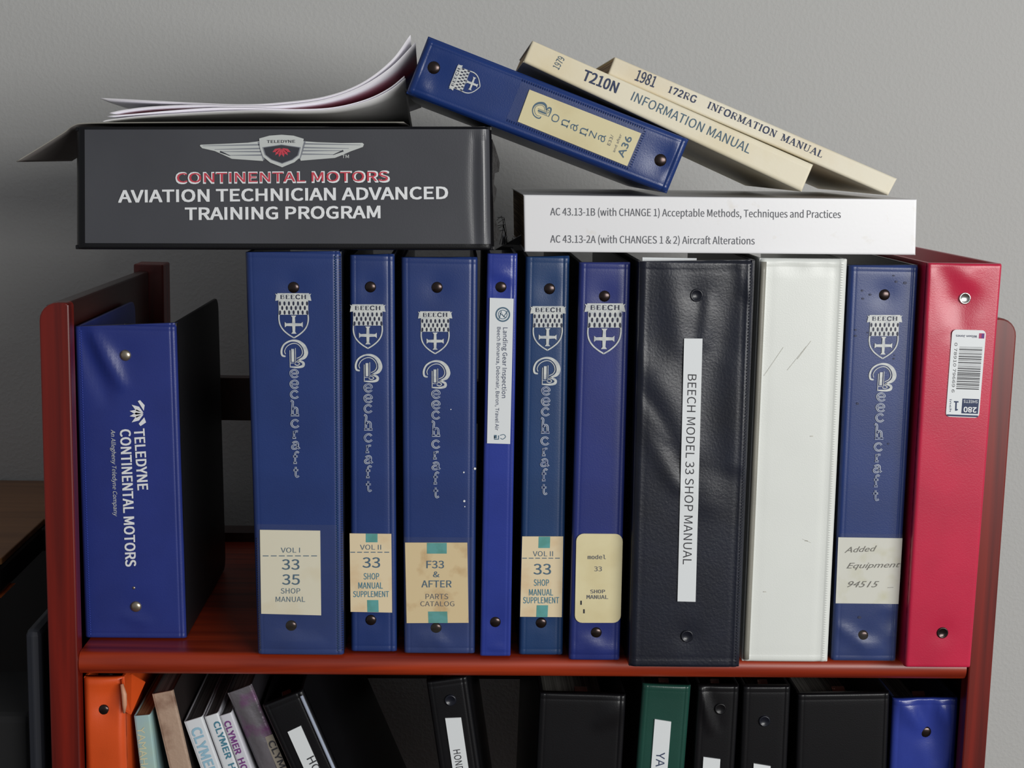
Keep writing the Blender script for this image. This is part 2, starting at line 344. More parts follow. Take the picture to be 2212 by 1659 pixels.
class Ink:
    """flat print collected as polygons in photograph pixels, then laid on a frame"""
    def __init__(s, fr, w): s.fr = fr; s.w = w; s.b = MB(); s.M = lambda x, y: (x, y)
    def affine(s, ox, oy, ex, ey): s.M = lambda x, y: (ox + x * ex[0] + y * ey[0], oy + x * ex[1] + y * ey[1])
    def poly(s, pts, m=0, lay=0, fs=None):
        vs = []
        for x, y in pts:
            X, Y = s.M(x, y); a, q = s.fr.px(X, Y); vs.append(s.fr.PI(a, q, s.w + lay * 0.00008))
        n = len(pts)
        s.b.add(vs, fs or [list(range(n))], m)
    def rect(s, x0, y0, x1, y1, m=0, lay=0): s.poly([(x0, y0), (x0, y1), (x1, y1), (x1, y0)], m, lay)
    def stroke(s, pts, w, m=0, lay=0, smooth=True):
        if smooth and len(pts) > 2:
            out = []; P = [pts[0]] + list(pts) + [pts[-1]]
            ws = w if isinstance(w, (list, tuple)) else [w] * len(pts); WW = [ws[0]] + list(ws) + [ws[-1]]; wo = []
            for i in range(1, len(P) - 2):
                for k in range(5):
                    t = k / 5
                    out.append(tuple(0.5 * (2 * P[i][c] + (P[i + 1][c] - P[i - 1][c]) * t + (2 * P[i - 1][c] - 5 * P[i][c] + 4 * P[i + 1][c] - P[i + 2][c]) * t * t + (3 * P[i][c] - P[i - 1][c] - 3 * P[i + 1][c] + P[i + 2][c]) * t ** 3) for c in (0, 1)))
                    wo.append(WW[i] * (1 - t) + WW[i + 1] * t)
            out.append(P[-1]); wo.append(WW[-1]); pts, w = out, wo
        n = len(pts); ws = w if isinstance(w, (list, tuple)) else [w] * n; L = []; R = []
        for i in range(n):
            a = pts[max(i - 1, 0)]; c = pts[min(i + 1, n - 1)]; dx, dy = c[0] - a[0], c[1] - a[1]; l = math.hypot(dx, dy) or 1
            nx, ny = -dy / l * ws[i] / 2, dx / l * ws[i] / 2; L.append((pts[i][0] + nx, pts[i][1] + ny)); R.append((pts[i][0] - nx, pts[i][1] - ny))
        s.poly(L + R, m, lay, [(i, i + 1, n + i + 1, n + i) for i in range(n - 1)])
    def text(s, body, p0, p1, cap, m=0, lay=0, bold=0.0, shear=0.0, gap=1.0):
        """baseline from pixel p0 to p1, capitals cap pixels high, up is left of the reading direction"""
        vs, fs, x0, x1 = glyphs(body, 0.0 if bold > 0 else bold * 0, shear, gap); L = math.hypot(p1[0] - p0[0], p1[1] - p0[1])
        dx, dy = (p1[0] - p0[0]) / L, (p1[1] - p0[1]) / L; sx = L / (x1 - x0); sy = cap / cap_height()
        off = [(0, 0)] if bold <= 0 else [(ox * bold, oy * bold) for ox, oy in ((-1, -0.7), (1, -0.7), (1, 0.7), (-1, 0.7), (0, 0))]
        for i, (ox, oy) in enumerate(off):
            s.poly([(p0[0] + dx * ((x - x0) * sx + ox * cap) + dy * (y * sy + oy * cap), p0[1] + dy * ((x - x0) * sx + ox * cap) - dx * (y * sy + oy * cap)) for x, y in vs], m, lay + i * 0.15, fs)
    def ctext(s, body, cx, cy, w, h, m=0, lay=0, bold=0.0, lean=0.0, **k): s.text(body, (cx - w / 2, cy + h / 2 - lean * w / 2), (cx + w / 2, cy + h / 2 + lean * w / 2), h, m, lay, bold, **k)
    def serif(s, body, p0, p1, cap, m=0, lay=0, wt=0.17):
        L = math.hypot(p1[0] - p0[0], p1[1] - p0[1]); dx, dy = (p1[0] - p0[0]) / L, (p1[1] - p0[1]) / L
        adv = sum(SERIF.get(c, (0.45, []))[0] + 0.14 for c in body) - 0.14; k = L / adv; M0 = s.M; x = 0
        for c in body:
            w_, st = SERIF.get(c, (0.45, []))
            s.M = (lambda X: lambda u, v: M0(p0[0] + dx * (X + u) * k + dy * v * cap, p0[1] + dy * (X + u) * k - dx * v * cap))(x)
            for pts, th in st:
                s.stroke(pts, wt if th == 2 else (wt * 0.42 if th == 1 else 0.07), m, lay, smooth=len(pts) > 3)
            x += w_ + 0.14
        s.M = M0
    def build(s, name, mats, parent, label=None): return s.b.build(name, mats, parent, label=label)
_gc = {}
def bundled(name):                                   # typefaces that ship inside Blender, else its built-in one
    try:
        import os
        p = os.path.join(bpy.utils.system_resource('DATAFILES'), 'fonts', name)
        return bpy.data.fonts.load(p) if os.path.exists(p) else None
    except Exception: return None
SANS = bundled('Noto Sans CJK Regular.woff2'); MONO = bundled('DejaVuSansMono.woff2')
FONT = [None]
def glyphs(body, bold, shear, gap):
    k = (body, bold, shear, gap, FONT[0].name if FONT[0] else '')
    if k in _gc: return _gc[k]
    c = bpy.data.curves.new('t', 'FONT'); c.body = body; c.size = 1.0; c.offset = bold; c.shear = shear; c.space_character = gap; c.resolution_u = 3
    if FONT[0]: c.font = FONT[0]
    o = bpy.data.objects.new('t', c); COL.objects.link(o); bpy.context.view_layer.update()
    me = o.evaluated_get(bpy.context.evaluated_depsgraph_get()).to_mesh()
    vs = [(v.co.x, v.co.y) for v in me.vertices]; fs = [list(p.vertices) for p in me.polygons]
    o.evaluated_get(bpy.context.evaluated_depsgraph_get()).to_mesh_clear()
    bpy.data.objects.remove(o); bpy.data.curves.remove(c)
    xs = [v[0] for v in vs]; _gc[k] = (vs, fs, min(xs), max(xs)); return _gc[k]
def cap_height():
    k = ('cap', FONT[0].name if FONT[0] else '')
    if k not in _gc: _gc[k] = max(v[1] for v in glyphs('H', 0.0, 0.0, 1.0)[0])
    return _gc[k]
def sf(x, y, w=0.3): return ([(x - w / 2, y), (x + w / 2, y)], 0)
SERIF = {
 'I': (0.35, [([(0.17, 0), (0.17, 1)], 2), sf(0.17, 0.03), sf(0.17, 0.97)]),
 'N': (0.85, [([(0.15, 0), (0.15, 1)], 1), ([(0.15, 1), (0.72, 0)], 2), ([(0.72, 0), (0.72, 1)], 1), sf(0.15, 0.03), sf(0.1, 0.97), sf(0.72, 0.97)]),
 'F': (0.65, [([(0.15, 0), (0.15, 1)], 2), ([(0.15, 0.97), (0.62, 0.97), (0.62, 0.8)], 1), ([(0.15, 0.52), (0.48, 0.52)], 1), sf(0.15, 0.03)]),
 'O': (0.85, [([(0.42, 0.98), (0.15, 0.85), (0.08, 0.5), (0.15, 0.15), (0.42, 0.02)], 2), ([(0.42, 0.98), (0.7, 0.85), (0.77, 0.5), (0.7, 0.15), (0.42, 0.02)], 2)]),
 'R': (0.8, [([(0.15, 0), (0.15, 1)], 2), ([(0.15, 0.96), (0.45, 0.96), (0.62, 0.88), (0.62, 0.62), (0.45, 0.5), (0.15, 0.5)], 1), ([(0.4, 0.5), (0.72, 0.03)], 2), sf(0.15, 0.03)]),
 'M': (1.0, [([(0.14, 0), (0.14, 1)], 1), ([(0.16, 1), (0.5, 0.08)], 2), ([(0.5, 0.08), (0.84, 1)], 1), ([(0.86, 0), (0.86, 1)], 2), sf(0.14, 0.03), sf(0.86, 0.03), sf(0.1, 0.97), sf(0.9, 0.97)]),
 'A': (0.85, [([(0.1, 0.02), (0.42, 1)], 1), ([(0.42, 1), (0.74, 0.02)], 2), ([(0.22, 0.36), (0.62, 0.36)], 1), sf(0.1, 0.03), sf(0.75, 0.03)]),
 'T': (0.75, [([(0.37, 0), (0.37, 1)], 2), ([(0.04, 0.8), (0.06, 0.97), (0.68, 0.97), (0.7, 0.8)], 1), sf(0.37, 0.03)]),
 'U': (0.85, [([(0.16, 1), (0.16, 0.3), (0.25, 0.06), (0.45, 0.02), (0.64, 0.08), (0.7, 0.3), (0.7, 1)], 1), ([(0.16, 1), (0.16, 0.25)], 2), sf(0.16, 0.97), sf(0.7, 0.97)]),
 'L': (0.65, [([(0.15, 0), (0.15, 1)], 2), ([(0.15, 0.03), (0.62, 0.03), (0.62, 0.25)], 1), sf(0.15, 0.97)]),
 'G': (0.85, [([(0.72, 0.8), (0.6, 0.95), (0.4, 0.98), (0.15, 0.85), (0.08, 0.5), (0.15, 0.15), (0.42, 0.02), (0.68, 0.12), (0.7, 0.42)], 2), sf(0.68, 0.43)]),
 'B': (0.75, [([(0.15, 0), (0.15, 1)], 2), ([(0.15, 0.97), (0.5, 0.95), (0.58, 0.75), (0.48, 0.54), (0.15, 0.52)], 1), ([(0.15, 0.52), (0.55, 0.5), (0.66, 0.26), (0.52, 0.04), (0.15, 0.03)], 1)]),
 'E': (0.7, [([(0.15, 0), (0.15, 1)], 2), ([(0.15, 0.97), (0.6, 0.97), (0.6, 0.8)], 1), ([(0.15, 0.52), (0.48, 0.52)], 1), ([(0.15, 0.03), (0.62, 0.03), (0.62, 0.22)], 1)]),
 'C': (0.8, [([(0.7, 0.78), (0.58, 0.95), (0.4, 0.98), (0.15, 0.85), (0.08, 0.5), (0.15, 0.15), (0.42, 0.02), (0.6, 0.05), (0.7, 0.22)], 2)]),
 'H': (0.85, [([(0.15, 0), (0.15, 1)], 2), ([(0.7, 0), (0.7, 1)], 2), ([(0.15, 0.5), (0.7, 0.5)], 1), sf(0.15, 0.03), sf(0.7, 0.03), sf(0.15, 0.97), sf(0.7, 0.97)]),
 '1': (0.5, [([(0.25, 0), (0.25, 1)], 2), ([(0.06, 0.82), (0.25, 0.97)], 1), sf(0.25, 0.03, 0.4)]),
 '7': (0.6, [([(0.06, 0.78), (0.08, 0.95), (0.56, 0.95)], 2), ([(0.56, 0.95), (0.24, 0)], 2)]),
 '2': (0.65, [([(0.1, 0.75), (0.2, 0.95), (0.42, 0.95), (0.54, 0.75), (0.4, 0.45), (0.08, 0.06)], 2), ([(0.06, 0.06), (0.58, 0.06)], 2)]),
 ' ': (0.5, []),
}
# shield of arms under a BEECH banner; mapped on local units (banner width = 1, y down)
def crest(fr, cx, top, w, parent, ey=(0, 1), ex=(1, 0), k=1.0, w0=0.0005):
    I = Ink(fr, w0); I.affine(cx, top, (ex[0] * w, ex[1] * w), (ey[0] * w * k, ey[1] * w * k))
    I.poly([(-0.5, 0.0), (-0.47, 0.05), (-0.5, 0.2), (-0.42, 0.19), (-0.42, 0.03)], 0, 0); I.poly([(0.5, 0.0), (0.42, 0.03), (0.42, 0.19), (0.5, 0.2), (0.47, 0.05)], 0, 0)
    I.rect(-0.44, -0.01, 0.44, 0.19, 0, 1)
    I.serif('BEECH', (-0.36, 0.15), (0.36, 0.15), 0.115, 1, 2, wt=0.2)
    I.rect(-0.41, 0.19, 0.41, 0.585, 0, 0)
    for r in range(3):
        for c in range(7):
            x = -0.37 + c * 0.125 + (0.062 if r % 2 else 0); y = 0.215 + r * 0.125
            if x > 0.39: continue
            I.poly([(x - 0.010, y), (x - 0.026, y + 0.03), (x - 0.026, y + 0.085), (x - 0.010, y + 0.115), (x + 0.010, y + 0.115), (x + 0.026, y + 0.085), (x + 0.026, y + 0.03), (x + 0.010, y)], 1, 2)
    out = [(-0.4, 0.56), (-0.405, 0.72), (-0.37, 0.88), (-0.28, 1.02), (-0.14, 1.14), (0.0, 1.225)]
    I.stroke(out, 0.036, 0, 0); I.stroke([(-x, y) for x, y in out], 0.036, 0, 0)
    c0 = 0.86
    for (dx, dy) in ((1, 0), (-1, 0), (0, 1), (0, -1)):
        L = 0.25; px_, py_ = -dy, dx
        q = [(0.042, 0.0422), (0.036, L * 0.8), (0.075, L), (-0.075, L), (-0.036, L * 0.8), (-0.042, 0.0422)]
        I.poly([(px_ * a + dx * b_, c0 + py_ * a + dy * b_) for a, b_ in q], 0, 1)
    I.rect(-0.042, c0 - 0.042, 0.042, c0 + 0.042, 0, 1)
    return I.build('crest_emblem', [M_SILVER, M_SLOT], parent)
LET = {
 'e': [[(0.15, 0.5), (0.85, 0.48), (0.8, 0.15), (0.5, 0.0), (0.15, 0.2), (0.08, 0.55), (0.3, 0.95), (0.65, 1.0), (0.92, 0.8)]],
 'c': [[(0.85, 0.25), (0.6, 0.02), (0.25, 0.12), (0.08, 0.5), (0.25, 0.9), (0.6, 1.0), (0.9, 0.78)]],
 'h': [[(0.0, -0.75), (0.25, -0.6), (0.22, 0.0), (0.22, 1.0)], [(0.22, 0.35), (0.45, 0.1), (0.72, 0.2), (0.76, 0.6), (0.76, 1.0)], [(0.02, 1.0), (0.98, 1.0)]],
 'r': [[(0.3, 0.05), (0.32, 0.5), (0.32, 1.0)], [(0.32, 0.4), (0.55, 0.12), (0.85, 0.15)], [(0.1, 1.0), (0.6, 1.0)]],
 'a': [[(0.15, 0.2), (0.5, 0.02), (0.75, 0.2), (0.76, 0.7), (0.95, 0.98)], [(0.74, 0.5), (0.4, 0.45), (0.12, 0.65), (0.2, 0.95), (0.5, 0.95), (0.74, 0.75)]],
 'f': [[(0.9, -0.35), (0.65, -0.5), (0.42, -0.3), (0.4, 0.2), (0.4, 1.0)], [(0.12, 0.12), (0.75, 0.12)], [(0.15, 1.0), (0.65, 1.0)]],
 't': [[(0.45, -0.35), (0.44, 0.2), (0.45, 0.8), (0.62, 1.0), (0.88, 0.85)], [(0.12, 0.1), (0.8, 0.1)]],
 'o': [[(0.5, 0.02), (0.15, 0.15), (0.06, 0.5), (0.18, 0.88), (0.5, 1.0), (0.82, 0.88), (0.94, 0.5), (0.85, 0.15), (0.5, 0.02)]],
 'n': [[(0.2, 0.05), (0.22, 0.5), (0.22, 1.0)], [(0.22, 0.3), (0.5, 0.05), (0.76, 0.25), (0.78, 1.0)], [(0.05, 1.0), (0.4, 1.0)], [(0.62, 1.0), (0.95, 1.0)]],
 'z': [[(0.12, 0.08), (0.85, 0.08)], [(0.85, 0.08), (0.12, 0.95)], [(0.12, 0.95), (0.9, 0.95)]],
}
def big_b(I, m0, m1, both=True):
    sw = [(-0.30, 0.10), (-0.42, 0.06), (-0.44, -0.12), (-0.34, -0.33), (-0.10, -0.46), (0.16, -0.44), (0.36, -0.28), (0.44, -0.04), (0.36, 0.14), (0.14, 0.24)]
    I.stroke(sw, [0.05, 0.07, 0.07, 0.06, 0.06, 0.09, 0.13, 0.15, 0.12, 0.03], m0, 0)
    sw2 = [(-0.30, 0.02), (-0.33, -0.1), (-0.24, -0.26), (-0.06, -0.36), (0.12, -0.35), (0.26, -0.22), (0.31, -0.04), (0.24, 0.1), (0.1, 0.17)]
    if both: I.stroke(sw2, 0.028, m0, 0)
    I.stroke([(0.12, 0.24), (0.32, 0.32), (0.32, 0.44), (0.14, 0.49), (-0.12, 0.48)], [0.04, 0.09, 0.1, 0.07, 0.04], m0, 0)
    I.stroke([(0.08, 0.28), (0.2, 0.36), (0.12, 0.42), (0.02, 0.38)], 0.03, m0, 0)
    I.stroke([(-0.04, -0.17), (-0.04, 0.3)], 0.10, m0, 1, smooth=False)
    I.stroke([(0.06, -0.20), (0.06, 0.34), (-0.12, 0.34)], 0.025, m0, 1, smooth=False)
    I.stroke([(-0.14, -0.12), (-0.14, 0.5)], 0.025, m0, 1, smooth=False)
def script(fr, cx, cy, parent, ax, sc=1.0):
    """large B and the small letters stacked below it"""
    I = Ink(fr, 0.0005); ey = (ax, 1.0); I.affine(cx, cy, (60 * sc, 0), (60 * sc * ax, 60 * sc)); big_b(I, 0, 1)
    for ch, dy in zip('eechcraft', (43, 66, 88, 124, 151, 174, 198, 228, 258)):
        h = 16 if ch not in 'h' else 18; w = 19 if ch not in 'rft' else 16
        I.affine(cx + ax * dy * sc - w / 2, cy + dy * sc - h / 2, (w, 0), (0, h))
        for st in LET[ch]: I.stroke(st, 0.25, 1, 0); 
        for st in LET[ch]: I.stroke(st, 0.07, 2, 1)
    return I.build('stacked_lettering', [M_SILVER, M_FADE, V_NAVY], parent)

# ------------------------------------------------------------------ ring binder
def cover_slab(fr, side, depth, th, r=0.012, top_in=0.0):
    """one board of a binder, running back from the spine edge; r rounds its far corners"""
    b = MB(); H = fr.H; s = 0 if side < 0 else 1
    prof = [(0.0025, 0.0)] + [(depth - r + r * math.sin(a), r - r * math.cos(a)) for a in [math.pi / 2 * i / 5 for i in range(6)]]
    prof += [(depth - r + r * math.cos(a), H - r + r * math.sin(a)) for a in [math.pi / 2 * i / 5 for i in range(6)]] + [(0.0025, H)]
    A = []; B = []
    for w, q in prof:
        t = q / H; a, bb = fr.ab(s, t)
        A.append(fr.P(a, bb, -w, False)); B.append(fr.P(a - side * th, bb, -w, False))
    if side < 0: b.prism(A[::-1], B[::-1])
    else: b.prism(A, B)
    return b
def fill(fr, u0, u1, w0, w1, t0, t1):
    b = MB(); c = []
    for t in (t0, t1):
        for (u, w) in ((u0, w0), (u1, w0), (u1, w1), (u0, w1)):
            a, q = fr.ab(u, t); c.append(fr.P(a, q, -w, False))
    b.hexa(c); return b
def welt(fr, side, inset, m, parent, pitch=0.0018, wd=0.0014, t0=0.01, t1=0.99, name='weld_seam'):
    """ribbed heat weld that runs down one long edge of the spine"""
    b = MB(); n = int(fr.H * (t1 - t0) / pitch)
    for i in range(n):
        t = t0 + (t1 - t0) * (i + 0.5) / n; a, q = fr.ab(0 if side < 0 else 1, t); a -= side * inset; h = pitch * 0.33
        p = [fr.P(a + dx * wd / 2, q + dz * h, 0.00002) for dx, dz in ((-1, -1), (1, -1), (1, 1), (-1, 1))]
        b.add(p + [sum(p, Vector()) / 4 + fr.N * 0.0006], [(0, 1, 4), (1, 2, 4), (2, 3, 4), (3, 0, 4)])
    b.build(name, m, parent)
def rings(fr, parent, u=0.5, lever=True):
    """metal ring mechanism riveted inside the spine"""
    b = MB(); w = min(0.010, fr.Wd * 0.22); a0, _ = fr.ab(u, 0.5)
    lo, hi = 0.05, 0.95; c = []
    for t in (lo, hi):
        a, q = fr.ab(u, t)
        for (da, dw) in ((-w, 0.0045), (w, 0.0045), (w * 0.6, 0.0085), (-w * 0.6, 0.0085)): c.append(fr.P(a + da, q, -dw, False))
    b.hexa(c)
    R = min(fr.Wd * 0.30, 0.020)
    for t in (0.16, 0.5, 0.84):
        a, q = fr.ab(u, t); pts = [fr.P(a + R * math.sin(x), q, -(0.008 + R - R * math.cos(x)), False) for x in [math.pi * 2 * i / 16 for i in range(17)]]
        b.tube(pts, 0.0012, 6)
    if lever:
        a, q = fr.ab(u, hi); e = fr.H * (1 - hi) - 0.0012
        b.hexa([fr.P(a + da, q + dq, -dw, False) for (da, dq, dw) in ((-w * 0.7, -0.004, 0.007), (w * 0.7, -0.004, 0.007), (w * 0.7, -0.004, 0.009), (-w * 0.7, -0.004, 0.009),
                (-w * 0.5, e - 0.003, 0.015), (w * 0.5, e - 0.003, 0.015), (w * 0.5, e, 0.020), (-w * 0.5, e, 0.020))])
    b.build('ring_mechanism', M_CHROME, parent, bevel=0.0004)
def binder(label, corners, depth, m, mside=None, group=None, quad_y=None, th=0.0026, pages=(0.14, 0.86, 0.90), mech=True, base=None, name='ring_binder', cat='binder', r=0.012, step=0.003, prep=None, page_mat=None, **k):
    BL, BR, TR, TL = corners; fr = Frame(BL, BR, TR, TL, **k)
    if prep: prep(fr)
    lo = min((BL, BR, TR, TL), key=lambda p: p.z)
    root = thing(name, label, cat, Vector((lo.x, lo.y + depth / 2, lo.z)) if base is None else base, group)
    spine_mesh(fr, 0.0055, step).build('spine', m, root, smooth=True)
    ms = mside if isinstance(mside, tuple) else (mside or m, mside or m)
    cover_slab(fr, -1, depth, th, r).build('cover', ms[0], root, bevel=0.0006)
    cover_slab(fr, 1, depth, th, r).build('cover', ms[1], root, bevel=0.0006)
    if pages:
        fill(fr, pages[0], pages[1], 0.014 if mech else 0.003, depth - 0.012, 0.02, pages[2]).build('page_block', page_mat or M_PAGE_X, root)
    if mech: rings(fr, root)
    return root, fr
def upright(px, yf=None, z0=0.0006):
    """corners (BL, BR, TR, TL) of a spine standing on a shelf, from its outline in the photograph"""
    TL, TR, BR, BL = px
    if yf is None: yf = (at_z(*BL, z0).y + at_z(*BR, z0).y) / 2
    bl = at(*BL, yf); br = at(*BR, yf); bl.z = br.z = z0
    return [bl, br, at(*TR, yf), at(*TL, yf)]
def axis(px):
    TL, TR, BR, BL = px; return ((BL[0] + BR[0]) - (TL[0] + TR[0])) / ((BL[1] + BR[1]) - (TL[1] + TR[1]))
def pocket(fr, px, parent): return sheet_on(fr, px, 0.0014, parent, 'clear_pocket', M_FILM, 6, 10, thick=0.0002)
D1 = 0.262

# --- small royal blue binder at the left end
q = [(160, 706), (380, 698), (402, 1374), (183, 1384)]
def prep(fr):
    fr.dent(270, 768, 0.010, -0.0010); fr.dent(292, 1312, 0.012, -0.0009)
    fr.fold(205, 730, 262, 830, 0.006, 0.0028); fr.fold(176, 715, 230, 860, 0.007, -0.0016); fr.fold(268, 1330, 320, 1345, 0.004, 0.0009)
V_COVER0 = vinyl('shaded_cover_vinyl', (22, 22, 26), 0.5)  # shadow side of the right cover painted as near-black vinyl
r0, fr = binder('small royal blue binder with white TELEDYNE CONTINENTAL MOTORS spine lettering, alone at left end', upright(q), 0.195, V_ROYAL, (V_ROYAL, V_COVER0), prep=prep, edge=0.0035, seam=0.004, pages=(0.2, 0.55, 0.86), r=0.011)
rivet(fr, 270, 768, r0, M_NICKEL, 0.0043, 0.0022); rivet(fr, 293, 1311, r0, M_NICKEL, 0.0043, 0.0022); rivet(fr, 289, 1270, r0, M_NICKEL, 0.0012, 0.0008)
welt(fr, -1, 0.0042, V_BRIGHT, r0)
I = Ink(fr, 0.0006)
FONT[0] = SANS; I.text('TELEDYNE', (290, 927), (298, 1058), 22, 0, 0, bold=0.035); I.text('CONTINENTAL MOTORS', (260, 928), (272, 1223), 22, 0, 0, bold=0.035)
I.build('lettering', [M_WHITEP], r0)
FONT[0] = SANS; I = Ink(fr, 0.0006); I.text('An Allegheny Teledyne Company', (240, 928), (246, 1115), 9, 0, 0, bold=0.01, shear=0.25); I.build('lettering', [M_SILVER], r0)
I = Ink(fr, 0.0006)
c0 = (315, 893)
for ang, L in ((-146, 31), (-170, 30), (170, 30), (146, 31)):
    a = math.radians(ang); d = (math.cos(a), math.sin(a)); n = (-d[1], d[0])
    s_ = (c0[0] + d[0] * 3 - 2, c0[1] + d[1] * 3)
    I.poly([(s_[0], s_[1]), (s_[0] + d[0] * L * 0.5 + n[0] * 5.5, s_[1] + d[1] * L * 0.5 + n[1] * 5.5), (s_[0] + d[0] * L, s_[1] + d[1] * L), (s_[0] + d[0] * L * 0.5 - n[0] * 5.5, s_[1] + d[1] * L * 0.5 - n[1] * 5.5)], 0)
I.poly([(311, 887), (298, 866), (303, 864), (313, 875)], 0); I.poly([(312, 901), (316, 912), (304, 920), (300, 915)], 0)
I.build('leaf_emblem', [M_WHITEP], r0)

def blue_std(label, q, rv, crest_p, script_p, m=V_NAVY, prep=None, **k):
    def pp(fr):
        for x, y in rv: fr.dent(x, y, 0.009, -0.0009)
        fr.dent(rv[1][0], rv[1][1] + 16, 0.006, 0.0006)
        if prep: prep(fr)
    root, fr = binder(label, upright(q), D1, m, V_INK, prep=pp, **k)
    for x, y in rv: rivet(fr, x, y, root, M_RIVET)
    ax = axis(q)
    if crest_p: crest(fr, *crest_p, root, ey=(ax, 1))
    if script_p: script(fr, *script_p, root, ax)
    return root, fr
def dashes(I, x0, x1, y, n, m): 
    p = (x1 - x0) / n
    for i in range(n): I.rect(x0 + i * p, y - 0.9, x0 + i * p + p * 0.72, y + 0.9, m)
def blocks(fr, lb, *ps):
    for p in ps: I = Ink(fr, 0.0009); I.poly(p); I.build('colour_block', [M_TEAL], lb)
def C8(x, y): return 500 + x / 2.866, 1080 + y / 2.866
def C5(x, y): return 1000 + x / 3.6875, 1000 + y / 3.6875
def C9(x, y): return 1780 + x / 3.456, 1000 + y / 3.456
def C0(x, y): return 1780 + x / 3.456, 520 + y / 3.456
def lines(I, C, k, rows):
    keep = FONT[0]; FONT[0] = keep or SANS
    for body, x, y, w, h, m, bold in rows: X, Y = C(x, y); I.ctext(body, X, Y, w / k, h / k, m, 1, bold)
    FONT[0] = keep

FONT[0] = None
# --- wide VOL I binder
q = [(529, 545), (737, 543), (743, 1418), (556, 1412)]
r1, fr = blue_std('wide navy binder with pale VOL I 33 35 SHOP MANUAL label', q, ((634, 621), (629, 1352)), (633.5, 634, 78), (635, 763.6),
                  prep=lambda f: f.fold(590, 1385, 690, 1390, 0.006, 0.0008), edge=0.004)
welt(fr, 1, 0.0042, V_NAVY2, r1, wd=0.0020); welt(fr, 1, 0.0012, V_SIDE, r1); welt(fr, -1, 0.002, V_SIDE, r1, t1=0.3)
lb = sheet_on(fr, [C8(177, 183), C8(550, 188), C8(556, 712), C8(185, 702)], 0.0008, r1, 'label', M_LABEL)
I = Ink(fr, 0.0009); lines(I, C8, 2.866, [('VOL I', 366, 308, 118, 30, 0, 0), ('33', 368, 397, 108, 62, 0, 0.012), ('35', 370, 490, 108, 62, 0, 0.012), ('SHOP', 367, 560, 120, 32, 0, 0), ('MANUAL', 366, 612, 182, 32, 0, 0)])
dashes(I, 568, 690, 1200, 7, 0); I.build('lettering', [M_BLUEP], lb)
pocket(fr, [(556, 1131), (728, 1133), (740, 1414), (560, 1410)], r1)
# --- narrow VOL II binder
q = [(755, 551), (852, 549), (857, 1408), (758, 1408)]
r2, fr = blue_std('slim navy binder with VOL II 33 supplement label, left of the F33 binder', q, ((800, 620), (801, 1340)), (794.5, 658, 77), (795.3, 794.4))
lb = sheet_on(fr, [C8(732, 205), C8(990, 208), C8(995, 695), C8(738, 690)], 0.0008, r2, 'label', M_LABEL2)
I = Ink(fr, 0.0009); lines(I, C8, 2.866, [('VOL II', 862, 290, 130, 30, 0, 0), ('33', 867, 385, 108, 62, 0, 0.012), ('SHOP', 867, 470, 95, 38, 1, 0.01), ('MANUAL', 862, 527, 150, 38, 1, 0.012), ('SUPPLEMENT', 865, 580, 220, 36, 1, 0.012)])
dashes(I, 757, 845, 1192, 6, 0); I.build('lettering', [M_BLUEP, M_TEALP], lb)
blocks(fr, lb, [C8(832, 206), C8(832, 260), C8(905, 260), C8(905, 207)], [C8(840, 617), C8(842, 691), C8(912, 692), C8(910, 617)])
# --- F33 parts catalog
q = [(867, 556), (1032, 556), (1026, 1412), (873, 1412)]
r3, fr = blue_std('medium navy binder with stained F33 and AFTER PARTS CATALOG label', q, ((944, 621), (942, 1357)), (940, 673, 74), (942, 808),
                  prep=lambda f: (f.fold(930, 1375, 965, 1395, 0.005, 0.0010), f.fold(905, 1370, 925, 1400, 0.004, 0.0006)))
lb = sheet_on(fr, [C8(1075, 262), C8(1460, 262), C8(1468, 758), C8(1085, 760)], 0.0008, r3, 'label', M_LABEL3)
I = Ink(fr, 0.0009); lines(I, C8, 2.866, [('F33', 1262, 397, 108, 45, 0, 0.015), ('&', 1268, 458, 38, 34, 0, 0.015), ('AFTER', 1270, 517, 185, 42, 0, 0.015), ('PARTS', 1272, 595, 140, 32, 1, 0), ('CATALOG', 1275, 640, 210, 30, 1, 0)])
I.build('lettering', [M_BLUEP, M_GREYP], lb)
blocks(fr, lb, [C8(1210, 263), C8(1210, 330), C8(1333, 330), C8(1333, 263)], [C8(1217, 688), C8(1220, 759), C8(1339, 759), C8(1336, 688)])
pocket(fr, [(873, 1159), (1020, 1160), (1024, 1409), (876, 1409)], r3)
I = Ink(fr, 0.0005)
for x, y, s_ in ((1026, 1012, 2.6), (1002, 1020, 1.8), (1003, 1082, 2.4), (1004, 1094, 1.3), (974, 884, 1.2)): I.poly([(x + s_ * math.cos(a), y + s_ * math.sin(a)) for a in [-i * math.pi / 4 for i in range(8)]])
I.build('white_paint_specks', [M_WHITEP], r3)['kind'] = 'stuff'
